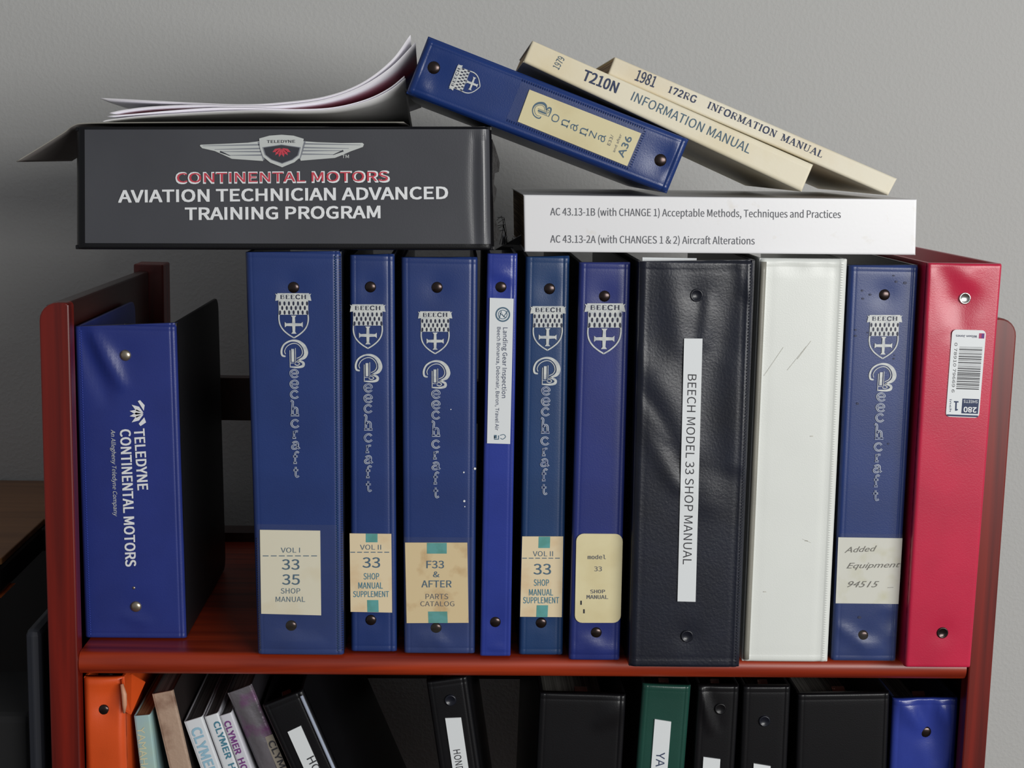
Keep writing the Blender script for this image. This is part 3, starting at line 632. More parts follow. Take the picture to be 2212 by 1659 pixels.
# --- slim bright blue binder
q = [(1053, 548), (1118, 548), (1103, 1418), (1037, 1418)]
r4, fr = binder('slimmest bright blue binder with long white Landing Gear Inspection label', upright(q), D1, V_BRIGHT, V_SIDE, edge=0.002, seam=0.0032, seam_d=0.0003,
                prep=lambda f: (f.dent(1082, 620, 0.007, -0.0008), f.dent(1070, 1344, 0.007, -0.0008), f.fold(1065, 585, 1100, 600, 0.004, 0.001), f.fold(1060, 1398, 1085, 1400, 0.003, 0.0008)))
rivet(fr, 1082, 620, r4, M_RIVET); rivet(fr, 1070, 1344, r4, M_RIVET)
lb = sheet_on(fr, [(1058, 643), (1109.4, 645), (1101.9, 958.5), (1052, 957)], 0.0009, r4, 'label', M_LABELW)
FONT[0] = SANS; I = Ink(fr, 0.0010); I.text('Landing Gear Inspection', (1087, 707), (1084, 859), 9.5, 0, 0, 0.01); I.text('Beech Bonanza, Debonair, Baron, Travel Air', (1074, 706), (1069.5, 929), 7.5, 0, 0, 0.01)
for i in range(2):
    I.stroke([(1086 + (14.5 - i * 5) * math.cos(a), 679 + (14.5 - i * 5) * math.sin(a)) for a in [2 * math.pi * k / 24 for k in range(25)]], 3.2 - 1.6 * i, 1, 0, smooth=False)
I.stroke([(1078, 688), (1083, 672), (1088, 684), (1096, 672)], 2.2, 1, 1, smooth=False); I.stroke([(1080, 676), (1092, 686)], 1.6, 1, 1)
I.stroke([(1068, 942), (1068, 948), (1077, 948), (1077, 940)], 2.4, 1, 0, smooth=False); I.rect(1067, 939, 1073, 946, 1); I.stroke([(1080, 940), (1088, 938), (1092, 943), (1086, 948), (1081, 946)], 1.5, 1, 0)
I.build('lettering', [M_NAVYP, M_BLUEP], lb)
FONT[0] = None
# --- second VOL II
q = [(1136, 555), (1231, 553), (1216, 1415), (1121, 1415)]
r5, fr = blue_std('slim greenish navy binder with VOL II 33 supplement label, right of the Landing Gear binder', q, ((1187, 624), (1169, 1346)), (1184, 662, 77), (1180, 801), m=V_NAVY2)
lb = sheet_on(fr, [C5(472, 583), C5(798, 583), C5(787, 1225), C5(455, 1222)], 0.0008, r5, 'label', M_LABEL2)
I = Ink(fr, 0.0009); lines(I, C5, 3.6875, [('VOL II', 637, 720, 160, 40, 0, 0), ('33', 632, 843, 138, 82, 0, 0.012), ('SHOP', 625, 950, 120, 50, 1, 0.01), ('MANUAL', 622, 1027, 190, 50, 1, 0.012), ('SUPPLEMENT', 622, 1090, 285, 48, 1, 0.012)])
dashes(I, 1128, 1213, 1205, 6, 0); I.build('lettering', [M_BLUEP, M_TEALP], lb)
blocks(fr, lb, [C5(603, 584), C5(600, 675), C5(692, 675), C5(695, 584)], [C5(587, 1130), C5(583, 1224), C5(673, 1225), C5(678, 1130)])
# --- typed model 33 label
q = [(1252, 567), (1363, 567), (1339, 1428), (1229, 1425)]
r6, fr = blue_std('royal navy binder with rounded buff label typed model 33 SHOP MANUAL', q, ((1306, 640), (1288, 1367)), (1307, 656, 88), None, m=V_DEEP,
                  prep=lambda f: (f.fold(1240, 1402, 1330, 1404, 0.005, 0.0010), f.fold(1255, 1380, 1290, 1392, 0.004, 0.0008)))
lb = sheet_on(fr, [C5(903, 560), C5(1273, 563), C5(1255, 1270), C5(890, 1270)], 0.0009, r6, 'label', M_LABEL4, corner=0.0055)
FONT[0] = MONO; I = Ink(fr, 0.0010); lines(I, C5, 3.6875, [('model', 1065, 746, 142, 32, 0, 0.02), ('33', 1076, 840, 58, 36, 0, 0.01), ('SHOP', 1073, 1020, 115, 28, 0, 0.02), ('MANUAL', 1070, 1064, 170, 30, 0, 0.02)]); FONT[0] = None
for x, y in ((940, 1110), (963, 1178)): X, Y = C5(x, y); I.rect(X - 1.8, Y - 4.5, X + 1.8, Y + 4.5, 1)
I.build('lettering', [M_GREYP, M_BLACKP], lb)
# --- wide black binder
q = [(1381, 565), (1633, 562), (1598, 1443), (1359, 1441)]
def prep(f):
    f.dent(1505, 638, 0.010, -0.0010); f.dent(1484, 1374, 0.009, -0.0006)
    f.fold(1600, 600, 1535, 1000, 0.024, -0.0036); f.fold(1612, 640, 1590, 1000, 0.012, 0.0020); f.fold(1513, 650, 1500, 740, 0.007, -0.0012); f.fold(1527, 650, 1522, 740, 0.007, 0.0011)
    f.fold(1385, 780, 1480, 960, 0.015, 0.0016); f.fold(1388, 835, 1470, 1010, 0.011, -0.0014); f.fold(1385, 890, 1465, 1050, 0.008, 0.0013); f.fold(1382, 860, 1440, 950, 0.004, 0.0005)
    f.fold(1575, 800, 1530, 1080, 0.016, 0.0016); f.fold(1600, 566, 1622, 640, 0.006, 0.0012); f.fold(1440, 570, 1470, 740, 0.012, 0.0010); f.fold(1420, 600, 1400, 800, 0.014, -0.0010)
r7, fr = binder('wide black leatherette binder with BEECH MODEL 33 SHOP MANUAL strip label', upright(q), 0.285, V_LEATHER, V_INK, prep=prep, step=0.0022, edge=0.005, edge_t=0.002, seam=0.0065, seam_d=0.0005)
rivet(fr, 1505, 638, r7, V_INK, 0.0046, 0.0016, 1); rivet(fr, 1484, 1374, r7, V_INK, 0.0046, 0.0016, 1)
welt(fr, 1, 0.0030, V_INK, r7, pitch=0.0022, wd=0.0016)
lb = sheet_on(fr, [(1477.4, 730.7), (1517, 731), (1502, 1299), (1463, 1298)], 0.0010, r7, 'label', M_LABELW, 3, 30)
FONT[0] = SANS; I = Ink(fr, 0.0011); I.text('BEECH MODEL 33 SHOP MANUAL', (1485.5, 808), (1474.5, 1218), 18.5, 0, 0, 0.0); I.build('lettering', [M_BLACKP], lb)
b = MB(); P0 = at(1388, 556, fr.BL.y + 0.012); P1 = at(1505, 556, fr.BL.y + 0.012)
b.box((P0.x, fr.BL.y + 0.012, 0.2), (P1.x, fr.BL.y + 0.0135, P0.z)); b.build('white_divider_tab', M_LABELW, r7)
FONT[0] = None
# --- white binder
q = [(1642, 558), (1832, 560), (1789, 1434), (1604, 1428)]
r8, fr = binder('wide plain white binder with scuffed blank spine between black and spotted blue binders', upright(q), 0.285, V_WHITE, V_WHITE, step=0.004, edge=0.0042, edge_t=0.003, seam=0.0060, seam_d=0.0006,
                prep=lambda f: (f.fold(1690, 572, 1740, 580, 0.004, -0.0008), f.fold(1760, 572, 1800, 578, 0.004, -0.0007)))
welt(fr, 1, 0.0036, V_WHITE, r8, wd=0.0022); 
b = MB(); pts = [fr.P(*fr.ab(0, t), -0.0005, False) + fr.U * 0.0026 for t in [0.008 + 0.984 * i / 40 for i in range(41)]]
b.tube(pts, 0.0022, 10); b.build('edge_tube', V_GREY, r8, smooth=True, label='grey tube standing in for shade on the left of the spine')  # grey tube paints the shaded left side of the white spine
I = Ink(fr, 0.0003)
for p in (((1692, 750), (1650, 812)), ((1742, 748), (1700, 800)), ((1752, 736), (1722, 776)), ((1733, 1164), (1752, 1172))): I.stroke(list(p), 0.6, 0, 0)
for x, y in ((1753, 942), (1652, 1278), (1742, 1168)): I.rect(x - 3, y - 1, x + 3, y + 1)
I.build('scuff_marks', [mat('scuff_grey', srgb(196, 194, 184), 0.6)], r8)['kind'] = 'stuff'
# --- spotted blue binder with handwriting
q = [(1836, 573), (1986, 573), (1936, 1430), (1797, 1427)]
r9, fr = blue_std('blue binder speckled with dark spots, handwritten Added Equipment label in pocket', q, ((1911, 637), (1864, 1373)), (1911, 681, 76), (1905, 814), m=V_NAVY,
                  prep=lambda f: (f.fold(1815, 1355, 1855, 1385, 0.005, 0.0016), f.fold(1855, 1392, 1900, 1396, 0.006, 0.0012), f.fold(1905, 1385, 1930, 1355, 0.004, 0.0008), f.fold(1905, 1318, 1935, 1310, 0.004, 0.0008)), edge_t=0.002)
lb = sheet_on(fr, [C9(105, 553), C9(583, 560), C9(553, 1050), C9(85, 1045)], 0.0008, r9, 'label', M_LABEL5)
I = Ink(fr, 0.0009)
def hand(body, x0, y0, x1, y1, cap): p0 = C9(x0, y0); p1 = C9(x1, y1); I.text(body, p0, p1, cap, 0, 1, -0.012, shear=0.45)
hand('Added', 150, 668, 395, 655, 12); hand('Equipment', 165, 785, 570, 775, 12); hand('94515', 170, 925, 410, 925, 13); I.stroke([C9(470, 928), C9(515, 926)], 0.8)
I.build('handwriting', [M_PENCIL], lb)
pocket(fr, [(1814, 1151), (1949, 1153), (1933, 1427), (1799, 1425)], r9)
I = Ink(fr, 0.0004)
for x, y, s_ in ((520, 260, 2.5), (540, 305, 3.2), (605, 315, 4), (285, 372, 3), (345, 402, 3), (290, 432, 3), (235, 665, 2.6), (235, 710, 3), (325, 685, 2), (520, 880, 2.4), (250, 1215, 3.4), (480, 1515, 2.5), (525, 855, 1.6)):
    X, Y = C0(x, y); I.poly([(X + s_ * (0.8 + 0.3 * random.random()) * math.cos(a), Y + s_ * 0.8 * math.sin(a)) for a in [-i * math.pi / 4 for i in range(8)]])
X, Y = C9(265, 1152); I.poly([(X + 4 * math.cos(a), Y + 3 * math.sin(a)) for a in [-i * math.pi / 4 for i in range(8)]])
I.build('dark_spots', [mat('spot_blue', srgb(24, 34, 74), 0.5)], r9)['kind'] = 'stuff'
# --- red binder
q = [(2006, 568), (2166, 570), (2097, 1444), (1956, 1441)]
r10, fr = binder('red vinyl binder with white barcode sticker at right end', upright(q), 0.275, V_RED, V_RED, step=0.0028, edge=0.0022, edge_t=0.0018, seam=0.0, seam_d=0, pages=(0.2, 0.7, 0.88),
                 prep=lambda f: (f.fold(2030, 580, 2072, 705, 0.013, -0.0020), f.fold(2018, 600, 2046, 700, 0.007, 0.0008), f.dent(2086, 645, 0.012, -0.0012), f.dent(2036, 1367, 0.008, -0.0006), f.fold(2100, 585, 2075, 620, 0.010, 0.0012)))
rivet(fr, 2086, 645, r10, M_CHROME, 0.0043, 0.0010, 1); rivet(fr, 2036, 1367, r10, M_RIVET, 0.0042, 0.0012, 1)
lb = sheet_on(fr, [C0(955, 662), C0(1208, 668), C0(1153, 1322), C0(906, 1312)], 0.0006, r10, 'barcode_sticker', M_LABELW, corner=0.003)
I = Ink(fr, 0.0007)
def S(u, v):      # sticker coordinates: u across 0..1, v down 0..1
    a = (955 + (1208 - 955) * u, 662 + 6 * u); c = (906 + (1153 - 906) * u, 1312 + 10 * u); return C0(a[0] + (c[0] - a[0]) * v, a[1] + (c[1] - a[1]) * v)
def SR(u0, v0, u1, v1, m, lay=0): I.poly([S(u0, v0), S(u0, v1), S(u1, v1), S(u1, v0)], m, lay)
SR(0.03, 0.972, 0.97, 0.992, 0); SR(0.46, 0.785, 0.96, 0.955, 0)
v = 0.195; random.seed(3)
for i in range(30):
    w_ = random.choice((0.004, 0.004, 0.008, 0.012)); 
    SR(0.25, v, 0.93, v + w_, 2); v += w_ + random.choice((0.006, 0.006, 0.012)); 
    if v > 0.68: break
SR(0.8, 0.035, 0.96, 0.095, 3); SR(0.88, 0.04, 0.95, 0.09, 4, 1)
FONT[0] = SANS; I.text('Wilson Jones', S(0.74, 0.06), S(0.12, 0.06), 5, 0, 0, 0.02)
I.text('0 78910 79669 6', S(0.10, 0.15), S(0.12, 0.72), 6, 2); I.text('280', S(0.9, 0.88), S(0.52, 0.88), 11, 1, 1, 0.04); I.text('SHEETS', S(0.92, 0.80), S(0.5, 0.80), 6, 1, 1, 0.01)
I.text('1', S(0.34, 0.82), S(0.22, 0.82), 20, 0, 0, 0.03); I.text('inch', S(0.08, 0.80), S(0.1, 0.94), 4, 0, 0, 0.02)
I.build('lettering', [M_NAVYP, M_WHITEP, M_BLACKP, mat('magenta_ink', srgb(170, 50, 100), 0.6), mat('violet_ink', srgb(90, 50, 130), 0.6)], lb)

# ------------------------------------------------------------------ pile on top
def flat_quad(px, y):
    TL, TR, BR, BL = px; return [at(*BL, y), at(*BR, y), at(*TR, y), at(*TL, y)]
# --- big black training binder lying on its side: its spine frame has the long side horizontal
q = [(161, 274), (1062, 273), (1068, 541), (161, 539)]
YT = -0.004
BL, BR, TR, TL = flat_quad(q, YT)
zb = max(P.z for P in (fr0.BL for fr0 in [])) if False else None
zmin = at(640, 541, YT).z
fr = Frame(BL, BR, TR, TL, edge=0.0075, edge_t=0.002, pillow=0.00015, seam=0.012, seam_d=0.0)
fr.fold(1040, 296, 1043, 522, 0.004, 0.0012); fr.fold(1026, 290, 1028, 525, 0.004, -0.0007)
rb = thing('ring_binder', 'large black binder lying flat with winged emblem and white AVIATION TECHNICIAN ADVANCED TRAINING PROGRAM lettering', 'binder', Vector(((BL.x + BR.x) / 2, YT + 0.13, BL.z)))
spine_mesh(fr, 0.0085, 0.004).build('spine', V_BLACK, rb, smooth=True)
def flat_boards(fr, root, m, depth, th=0.003, r=0.012, pages=None, pm=None, inset=0.004):
    L = fr.br[0]
    for s in (0, 1):
        prof = [(0.0, 0.0025), (L, 0.0025)] + [(L - r + r * math.cos(a), depth - r + r * math.sin(a)) for a in [math.pi / 2 * i / 5 for i in range(6)]] + [(r - r * math.sin(a), depth - r + r * math.cos(a)) for a in [math.pi / 2 * i / 5 for i in range(6)]]
        b = MB(); A = []; B = []
        for a, w in prof:
            u = a / L; aa, bb = fr.ab(u, s); A.append(fr.P(aa, bb, -w, False)); B.append(fr.P(aa, bb + (th if s == 0 else -th), -w, False))
        b.prism(A, B) if s == 1 else b.prism(B, A)
        b.build('cover', m, root, bevel=0.0006)
    if pages:
        u0, u1, t0, t1, w0 = pages; fill(fr, u0, u1, w0, depth - 0.01, t0, t1).build('page_block', pm, root)
flat_boards(fr, rb, V_BLACK, 0.27, pages=(0.03, 0.955, 0.05, 0.82, 0.02), pm=M_PAGE_D)
M_INSERT = mat('charcoal_printed_insert', srgb(74, 75, 80), 0.30, bump=(900, 0.08, 0.0004), mottle=(8, srgb(66, 67, 72), 0.4, 0.7))
ins = sheet_on(fr, [(183, 280), (1057, 279), (1060, 527), (184, 525)], 0.0003, rb, 'printed_insert', M_INSERT, 240, 10, hug=True)
I = Ink(fr, 0.0008)
FONT[0] = SANS; I.text('AVIATION TECHNICIAN ADVANCED', (257, 437), (967, 429), 25.5, 0, 0, 0.045); I.text('TRAINING PROGRAM', (401, 474.5), (821, 470.5), 25.5, 0, 0, 0.045)
I.build('lettering', [M_WHITEP], ins)
FONT[0] = SANS; I = Ink(fr, 0.0008); I.text('CONTINENTAL MOTORS', (381, 396.5), (841, 393), 23.5, 0, 0, 0.06); I.text('CONTINENTAL MOTORS', (383, 394), (838, 390.5), 19.5, 1, 1, 0.018); I.build('lettering', [M_WHITEP, M_REDP], ins, label='red outlined company lettering')
# winged shield (small capitals)
I = Ink(fr, 0.0008)
def K(x, y): return 400 + x / 2.963, 40 + y / 2.963
WL = [(95, 815), (100, 808), (250, 802), (400, 795), (480, 785), (500, 890), (500, 912), (300, 898), (240, 870), (190, 848), (110, 830)]
WR = [(1145, 805), (1138, 822), (1060, 850), (1010, 872), (960, 892), (740, 910), (735, 890), (750, 785), (850, 792), (1000, 797), (1135, 796)]
for Wg in (WL, WR): I.poly([K(*p) for p in Wg], 0, 0)
for sgn in (0, 1):
    for (a, b_) in (((115, 815), (475, 808)), ((190, 838), (480, 832)), ((240, 852), (485, 852)), ((275, 876), (490, 874))):
        f = (lambda p: (1238 - p[0], p[1] - 6)) if sgn else (lambda p: p)
        I.stroke([K(*f(a)), K(*f(b_))], [1.0, 3.2], 2, 1)
    f = (lambda p: (1238 - p[0], p[1] - 6)) if sgn else (lambda p: p)
    I.stroke([K(*f((225, 852))), K(*f((290, 878)))], [4, 1], 1, 2); I.stroke([K(*f((470, 790))), K(*f((490, 860))), K(*f((505, 905)))], 3.5, 2, 1)
SH = [(475, 768), (540, 750), (618, 744), (695, 750), (760, 770), (750, 830), (735, 890), (700, 920), (622, 952), (545, 922), (500, 885), (480, 830)]
I.poly([K(*p) for p in SH], 0, 3)
IN = [(495, 824), (618, 806), (742, 824), (728, 876), (690, 905), (622, 930), (552, 905), (510, 872)]
I.poly([K(*p) for p in IN], 2, 4); IN2 = [(620 + (x - 620) * 0.93, 866 + (y - 866) * 0.92) for x, y in IN]; I.poly([K(*p) for p in IN2], 1, 5)
for ang in (-62, -38, -13, 13, 38, 62):
    a = math.radians(ang); d = (math.sin(a), math.cos(a)); o0 = (618 + d[0] * 4, 826 + d[1] * 3); L = 62; n = (d[1], -d[0])
    I.poly([K(o0[0] + d[0] * q_ * L + n[0] * w_, (o0[1] + d[1] * q_ * L * 0.95 + n[1] * w_)) for q_, w_ in ((0.05, 0), (0.6, -11), (1, 0), (0.6, 11))], 3, 6)
I.text('TELEDYNE', K(525, 797), K(705, 795), 6, 1, 5, 0.03); I.text('TM', K(1005, 893), K(1048, 893), 7, 0, 0, 0.02)
I.build('winged_emblem', [mat('pale_silver_print', srgb(196, 200, 198), 0.45), mat('emblem_dark', srgb(50, 52, 60), 0.5), mat('emblem_grey', srgb(128, 132, 140), 0.5), M_REDP], ins)
# torn lining on its right end
random.seed(11)
tl = [(1063, 300), (1070, 318), (1080, 352), (1078, 371), (1069, 374), (1067, 398), (1073, 408), (1072, 425), (1067, 440), (1069, 470), (1075, 488), (1080, 502), (1074, 520), (1063, 526)]
b = MB(); b.prism([at(x, y, 0.012) for x, y in tl[::-1]], [at(x, y, 0.012) + Vector((0.0, 0.05, 0)) for x, y in tl[::-1]]); b.build('torn_lining', mat('torn_grey_lining', srgb(46, 44, 44), 0.7, bump=(200, 0.6, 0.002)), rb, bevel=0.0003)
A = [at(x, y, 0.07) for x, y in ((1069, 540), (1128, 541), (1127, 507))]
b = MB(); b.prism(A, [p + Vector((0, 0.003, 0)) for p in A]); b.build('bent_cover_corner', V_BLACK, rb)
b = MB()
for i in range(6):
    p = [at(1072 + random.uniform(0, 6), 500 - i * 6, 0.05), at(1080 + random.uniform(0, 14), 490 - i * 4 + random.uniform(-8, 8), 0.055), at(1086 + random.uniform(0, 12), 515 - random.uniform(0, 30), 0.06), at(1078 + random.uniform(0, 20), 528, 0.065)]
    b.tube(p, 0.00022, 4)
o = b.build('frayed_threads', V_BLACK, rb); o['kind'] = 'stuff'
# --- white AC 43.13 book
q = [(1131, 421), (1981, 431), (1978, 551), (1133, 544)]
YB = -0.006
M_SPINEW = M_WCOVER
def flat_book(label, px, y, depth, m, pm, cat='book', name='paperback_book', edge=0.0012, cover=0.0006, base=None, prep=None, edge_t=0.0008):
    BL, BR, TR, TL = flat_quad(px, y); fr = Frame(BL, BR, TR, TL, edge=edge, edge_t=edge_t, pillow=0.0002, seam=0, seam_d=0)
    if prep: prep(fr)
    root = thing(name, label, cat, Vector(((BL.x + BR.x) / 2, y + depth / 2, min(BL.z, BR.z))))
    spine_mesh(fr, 0.0012, 0.008).build('spine', m, root, smooth=True)
    L = fr.br[0]
    for s in (0, 1):
        c = [];
        for t_, w in ((0, 0.001), (1, 0.001), (1, depth), (0, depth)):
            aa, bb = fr.ab(t_, s); c.append(fr.P(aa, bb, -w, False))
        n = fr.V * (cover if s == 0 else -cover)
        b = MB(); b.hexa(c + [p + n for p in c]) if s == 0 else b.hexa([p + n for p in c] + c); b.build('cover', m, root)
    hh = cover / fr.H
    fill(fr, 0.004, 0.994, 0.0013, depth - 0.001, hh, 1 - hh).build('page_block', pm, root)
    return root, fr
rw, fr = flat_book('thick white manual lying flat with grey AC 43.13 titles on its spine', q, YB, 0.215, M_WCOVER, M_PAGE_Z, edge=0.001)
FONT[0] = SANS; I = Ink(fr, 0.0003); I.text('AC 43.13-1B (with CHANGE 1) Acceptable Methods, Techniques and Practices', (1189, 465), (1816, 471), 16, 0, 0, 0.0)
I.text('AC 43.13-2A (with CHANGES 1 & 2) Aircraft Alterations', (1189, 524), (1630, 528), 16, 0, 0, 0.0); I.build('lettering', [M_GREYP], rw)
FONT[0] = None
# --- Bonanza binder, leaning
q = [(925, 78), (1489, 301), (1441, 418), (877, 201)]
YN = -0.004
BL, BR, TR, TL = flat_quad(q, YN); fr = Frame(BL, BR, TR, TL, edge=0.0035, edge_t=0.004, pillow=0.00015, seam=0.0048, seam_d=0.0004)
for x, y in ((937, 146), (1427, 346)): fr.dent(x, y, 0.011, -0.0012)
fr.fold(905, 165, 920, 195, 0.005, 0.0010); fr.fold(1455, 370, 1470, 320, 0.005, 0.0010)
rn = thing('ring_binder', 'blue binder leaning on the black one, cream Bonanza A36 label in its pocket', 'binder', Vector(((BL.x + BR.x) / 2, YN + 0.13, BR.z)))
spine_mesh(fr, 0.0026, 0.003).build('spine', V_BON, rn, smooth=True)
flat_boards(fr, rn, V_BON, 0.235, th=0.0026, r=0.010, pages=(0.04, 0.95, 0.16, 0.8, 0.012), pm=M_PAGE_D)
for x, y in ((937, 146), (1427, 346)): rivet(fr, x, y, rn, M_RIVET, 0.0045)
c_, s_ = math.cos(math.radians(21.4)), math.sin(math.radians(21.4))
crest(fr, 980, 165, 58, rn, ey=(c_, s_), ex=(s_, -c_), k=0.86)
def K3(x, y): return 850 + x / 2.963, 40 + y / 2.963
pocket(fr, [K3(820, 405), K3(1612, 712), K3(1510, 960), K3(722, 640)], rn)
b = MB()
for (p, q_) in ((K3(820, 392), K3(1612, 708)), (K3(722, 648), K3(1505, 962)), (K3(1612, 715), K3(1512, 955))):
    L = math.hypot(q_[0] - p[0], q_[1] - p[1]); n = int(L / 5.2); dx, dy = (q_[0] - p[0]) / L, (q_[1] - p[1]) / L
    for i in range(n):
        X, Y = p[0] + dx * (i + 0.5) * L / n, p[1] + dy * (i + 0.5) * L / n
        pts = [(X + dx * a - dy * w, Y + dy * a + dx * w) for a, w in ((-1.1, -3.2), (1.1, -3.2), (1.1, 3.2), (-1.1, 3.2))]
        vs = [fr.P(*fr.px(*z), 0.0001) for z in pts]; b.add(vs + [sum(vs, Vector()) / 4 + fr.N * 0.0007], [(1, 0, 4), (2, 1, 4), (3, 2, 4), (0, 3, 4)])
o = b.build('stitched_weld', V_NAVY, rn)
lb = sheet_on(fr, [K3(870, 455), K3(1585, 735), K3(1495, 945), K3(795, 660)], 0.0008, rn, 'label', M_LABEL4)
I = Ink(fr, 0.0009); X, Y = K3(945, 592); I.affine(X, Y, (s_ * 38, -c_ * 38), (c_ * 40, s_ * 40)); big_b(I, 0, 1)
for ch, (x, y), sz in zip('onanza', ((1035, 638), (1097, 668), (1155, 695), (1215, 722), (1275, 742), (1332, 765)), (17, 20, 17, 20, 17, 17)):
    X, Y = K3(x, y); w, h = sz, 15; ex, ey = (s_ * w, -c_ * w), (c_ * h, s_ * h)
    I.affine(X - ex[0] / 2 - ey[0] / 2, Y - ex[1] / 2 - ey[1] / 2, ex, ey)
    for st in LET[ch]: I.stroke(st, 0.14, 0, 0)
I.M = lambda x, y: (x, y)
I.text('A36', K3(1470, 893), K3(1528, 765), 15, 0, 0, 0.02); I.text('E33/', K3(1385, 815), K3(1410, 750), 7, 1); I.text('and after', K3(1415, 858), K3(1462, 742), 6, 1)
I.build('lettering', [M_BLUEP, M_GREYP], lb)
# --- two cream information manuals
q = [(1150, 88), (1757, 356), (1732, 414), (1130, 134)]
rt, fr = flat_book('cream paperback with T210N INFORMATION MANUAL spine title, leaning on the blue Bonanza binder', q, 0.000, 0.205, M_CREAM, M_PAGE_Z)
FONT[0] = SANS; I = Ink(fr, 0.0003); I.text('T210N', (1257, 172), (1330, 201), 23, 0, 0, 0.03); I.text('INFORMATION MANUAL', (1362, 216), (1617, 332), 20, 1, 0, 0)
I.text('1979', K3(1058, 330), K3(1098, 258), 15, 1, 0, 0.0); I.build('lettering', [M_NAVYP, M_BLUEP], rt)
q = [(1328, 123), (1938, 386), (1919, 422), (1313, 161)]
ru, fr = flat_book('cream paperback with 1981 172RG INFORMATION MANUAL spine title, topmost and farthest right', q, 0.004, 0.205, M_CREAM2, M_PAGE_Z, edge=0.001)
I = Ink(fr, 0.0003); I.text('1981', (1371, 173), (1412, 189), 24, 0, 0, 0.01); I.serif('172RG', (1442, 199), (1502, 223), 15, 0, 0)
I.serif('INFORMATION MANUAL', (1527, 233), (1774, 341), 15, 0, 0); I.build('lettering', [M_NAVYP], ru)

FONT[0] = None
# --- loose papers curling up to the right on the black binder
def sheet(name, label, pts, y0, depth, mats, cat='paper', group=None, thick=0.0004, back_lift=0.0, n=60, skew=0.0, fall=0.0, zb=0.0):
    """curved sheet: near edge through the given outline, carried straight back"""
    P = [at(x, y, y0) for x, y in pts]; PP = [P[0] * 2 - P[1]] + P + [P[-1] * 2 - P[-2]]; C = []
    m = max(2, n // (len(P) - 1))
    for i in range(1, len(PP) - 2):
        for k in range(m):
            t = k / m; C.append(0.5 * (2 * PP[i] + (PP[i + 1] - PP[i - 1]) * t + (2 * PP[i - 1] - 5 * PP[i] + 4 * PP[i + 1] - PP[i + 2]) * t * t + (3 * PP[i] - PP[i - 1] - 3 * PP[i + 1] + PP[i + 2]) * t ** 3))
    C.append(P[-1]); N = len(C); rows = 9; vs = []
    for side in (0, 1):
        for j in range(rows):
            v = j / (rows - 1)
            for i, c in enumerate(C):
                t = _n(C[min(i + 1, N - 1)] - C[max(i - 1, 0)]); nn = Vector((-t.z, 0, t.x))
                q_ = c + Vector((skew * v, depth * v, -(c.z - zb) * fall * v ** 0.8)) + nn * (thick if side == 0 else 0)
                vs.append(q_)
    S_ = rows * N; fs = []; ms = []
    for j in range(rows - 1):
        for i in range(N - 1):
            a = j * N + i; fs.append((a, a + 1, a + N + 1, a + N)); ms.append(0)
            fs.append((S_ + a, S_ + a + N, S_ + a + N + 1, S_ + a + 1)); ms.append(1)
    rim = [i for i in range(N)] + [j * N + N - 1 for j in range(1, rows)] + [(rows - 1) * N + i for i in range(N - 2, -1, -1)] + [j * N for j in range(rows - 2, 0, -1)]
    for i in range(len(rim)): j = (i + 1) % len(rim); fs.append((rim[i], S_ + rim[i], S_ + rim[j], rim[j])); ms.append(0)
    b = MB(); b.add(vs, fs); b.m = ms
    return b, C
def printed(name, stops, axis_y0, depth):
    """brochure print: coloured bands that run along the sheet, placed by distance from its near edge"""
    m = bpy.data.materials.new(name); m.use_nodes = True; nt = m.node_tree; N = nt.nodes; L = nt.links; b = N['Principled BSDF']; b.inputs['Roughness'].default_value = 0.35
    tc = N.new('ShaderNodeTexCoord'); sp = N.new('ShaderNodeSeparateXYZ'); L.new(tc.outputs['Object'], sp.inputs[0])
    mr = N.new('ShaderNodeMapRange'); mr.inputs['From Min'].default_value = axis_y0; mr.inputs['From Max'].default_value = axis_y0 + depth; L.new(sp.outputs['Y'], mr.inputs['Value'])
    r = N.new('ShaderNodeValToRGB'); e = r.color_ramp.elements
    e[0].position, e[0].color = stops[0]; e[1].position, e[1].color = stops[-1]
    for p, c in stops[1:-1]: k = e.new(p); k.color = c
    L.new(mr.outputs[0], r.inputs['Fac']); L.new(r.outputs['Color'], b.inputs['Base Color']); return m
WH = srgb(238, 236, 242); M_SHEET = mat('brochure_white', WH, 0.35, bump=(60, 0.05, 0.001)); M_SHEETG = mat('brochure_back', srgb(226, 226, 228), 0.3)
# grey card under the papers, its left end folded down over the edge of the binder
ZBT = at(300, 271, YT).z
Y0 = 0.004
b, C = sheet('card', '', [(36, 350), (90, 317), (138, 287), (157, 273), (180, 267.5), (260, 266), (420, 265), (600, 265), (760, 265), (872, 265)], Y0, 0.15, None, thick=0.0006)
t = thing('card_sheet', 'grey card sheet with its left end sagging down over the edge of the black binder', 'paper', Vector((C[30].x, Y0 + 0.1, ZBT + 0.001)))
b.build('card', [mat('grey_card', srgb(150, 148, 138), 0.6), mat('grey_card_shaded', srgb(112, 108, 106), 0.6)], t, smooth=True)  # second, darker grey carries the shade on the underside
cr = printed('red_purple_print', [(0.0, WH), (0.42, WH), (0.5, srgb(206, 84, 110)), (0.62, srgb(190, 60, 96)), (0.72, srgb(120, 84, 160)), (0.8, WH), (1.0, WH)], 0, 0.2)
def booklet(label, specs, loc_i=20, group=None):
    root = None
    for k, (pts, y0, dp, mu, ml, nm, bl) in enumerate(specs):
        b, C = sheet(nm, '', pts, y0, dp, None, fall=bl, zb=ZBT + 0.0030 + 0.0006 * k)
        if root is None: root = thing('brochure', label, 'brochure', Vector((C[loc_i].x, y0, min(c.z for c in C))), group)
        b.build(nm, [mu, ml], root, smooth=True)
    return root
LO = [(222, 263), (240, 259), (300, 252), (420, 244), (540, 239), (640, 240), (720, 236), (790, 220), (840, 197), (876, 170)]
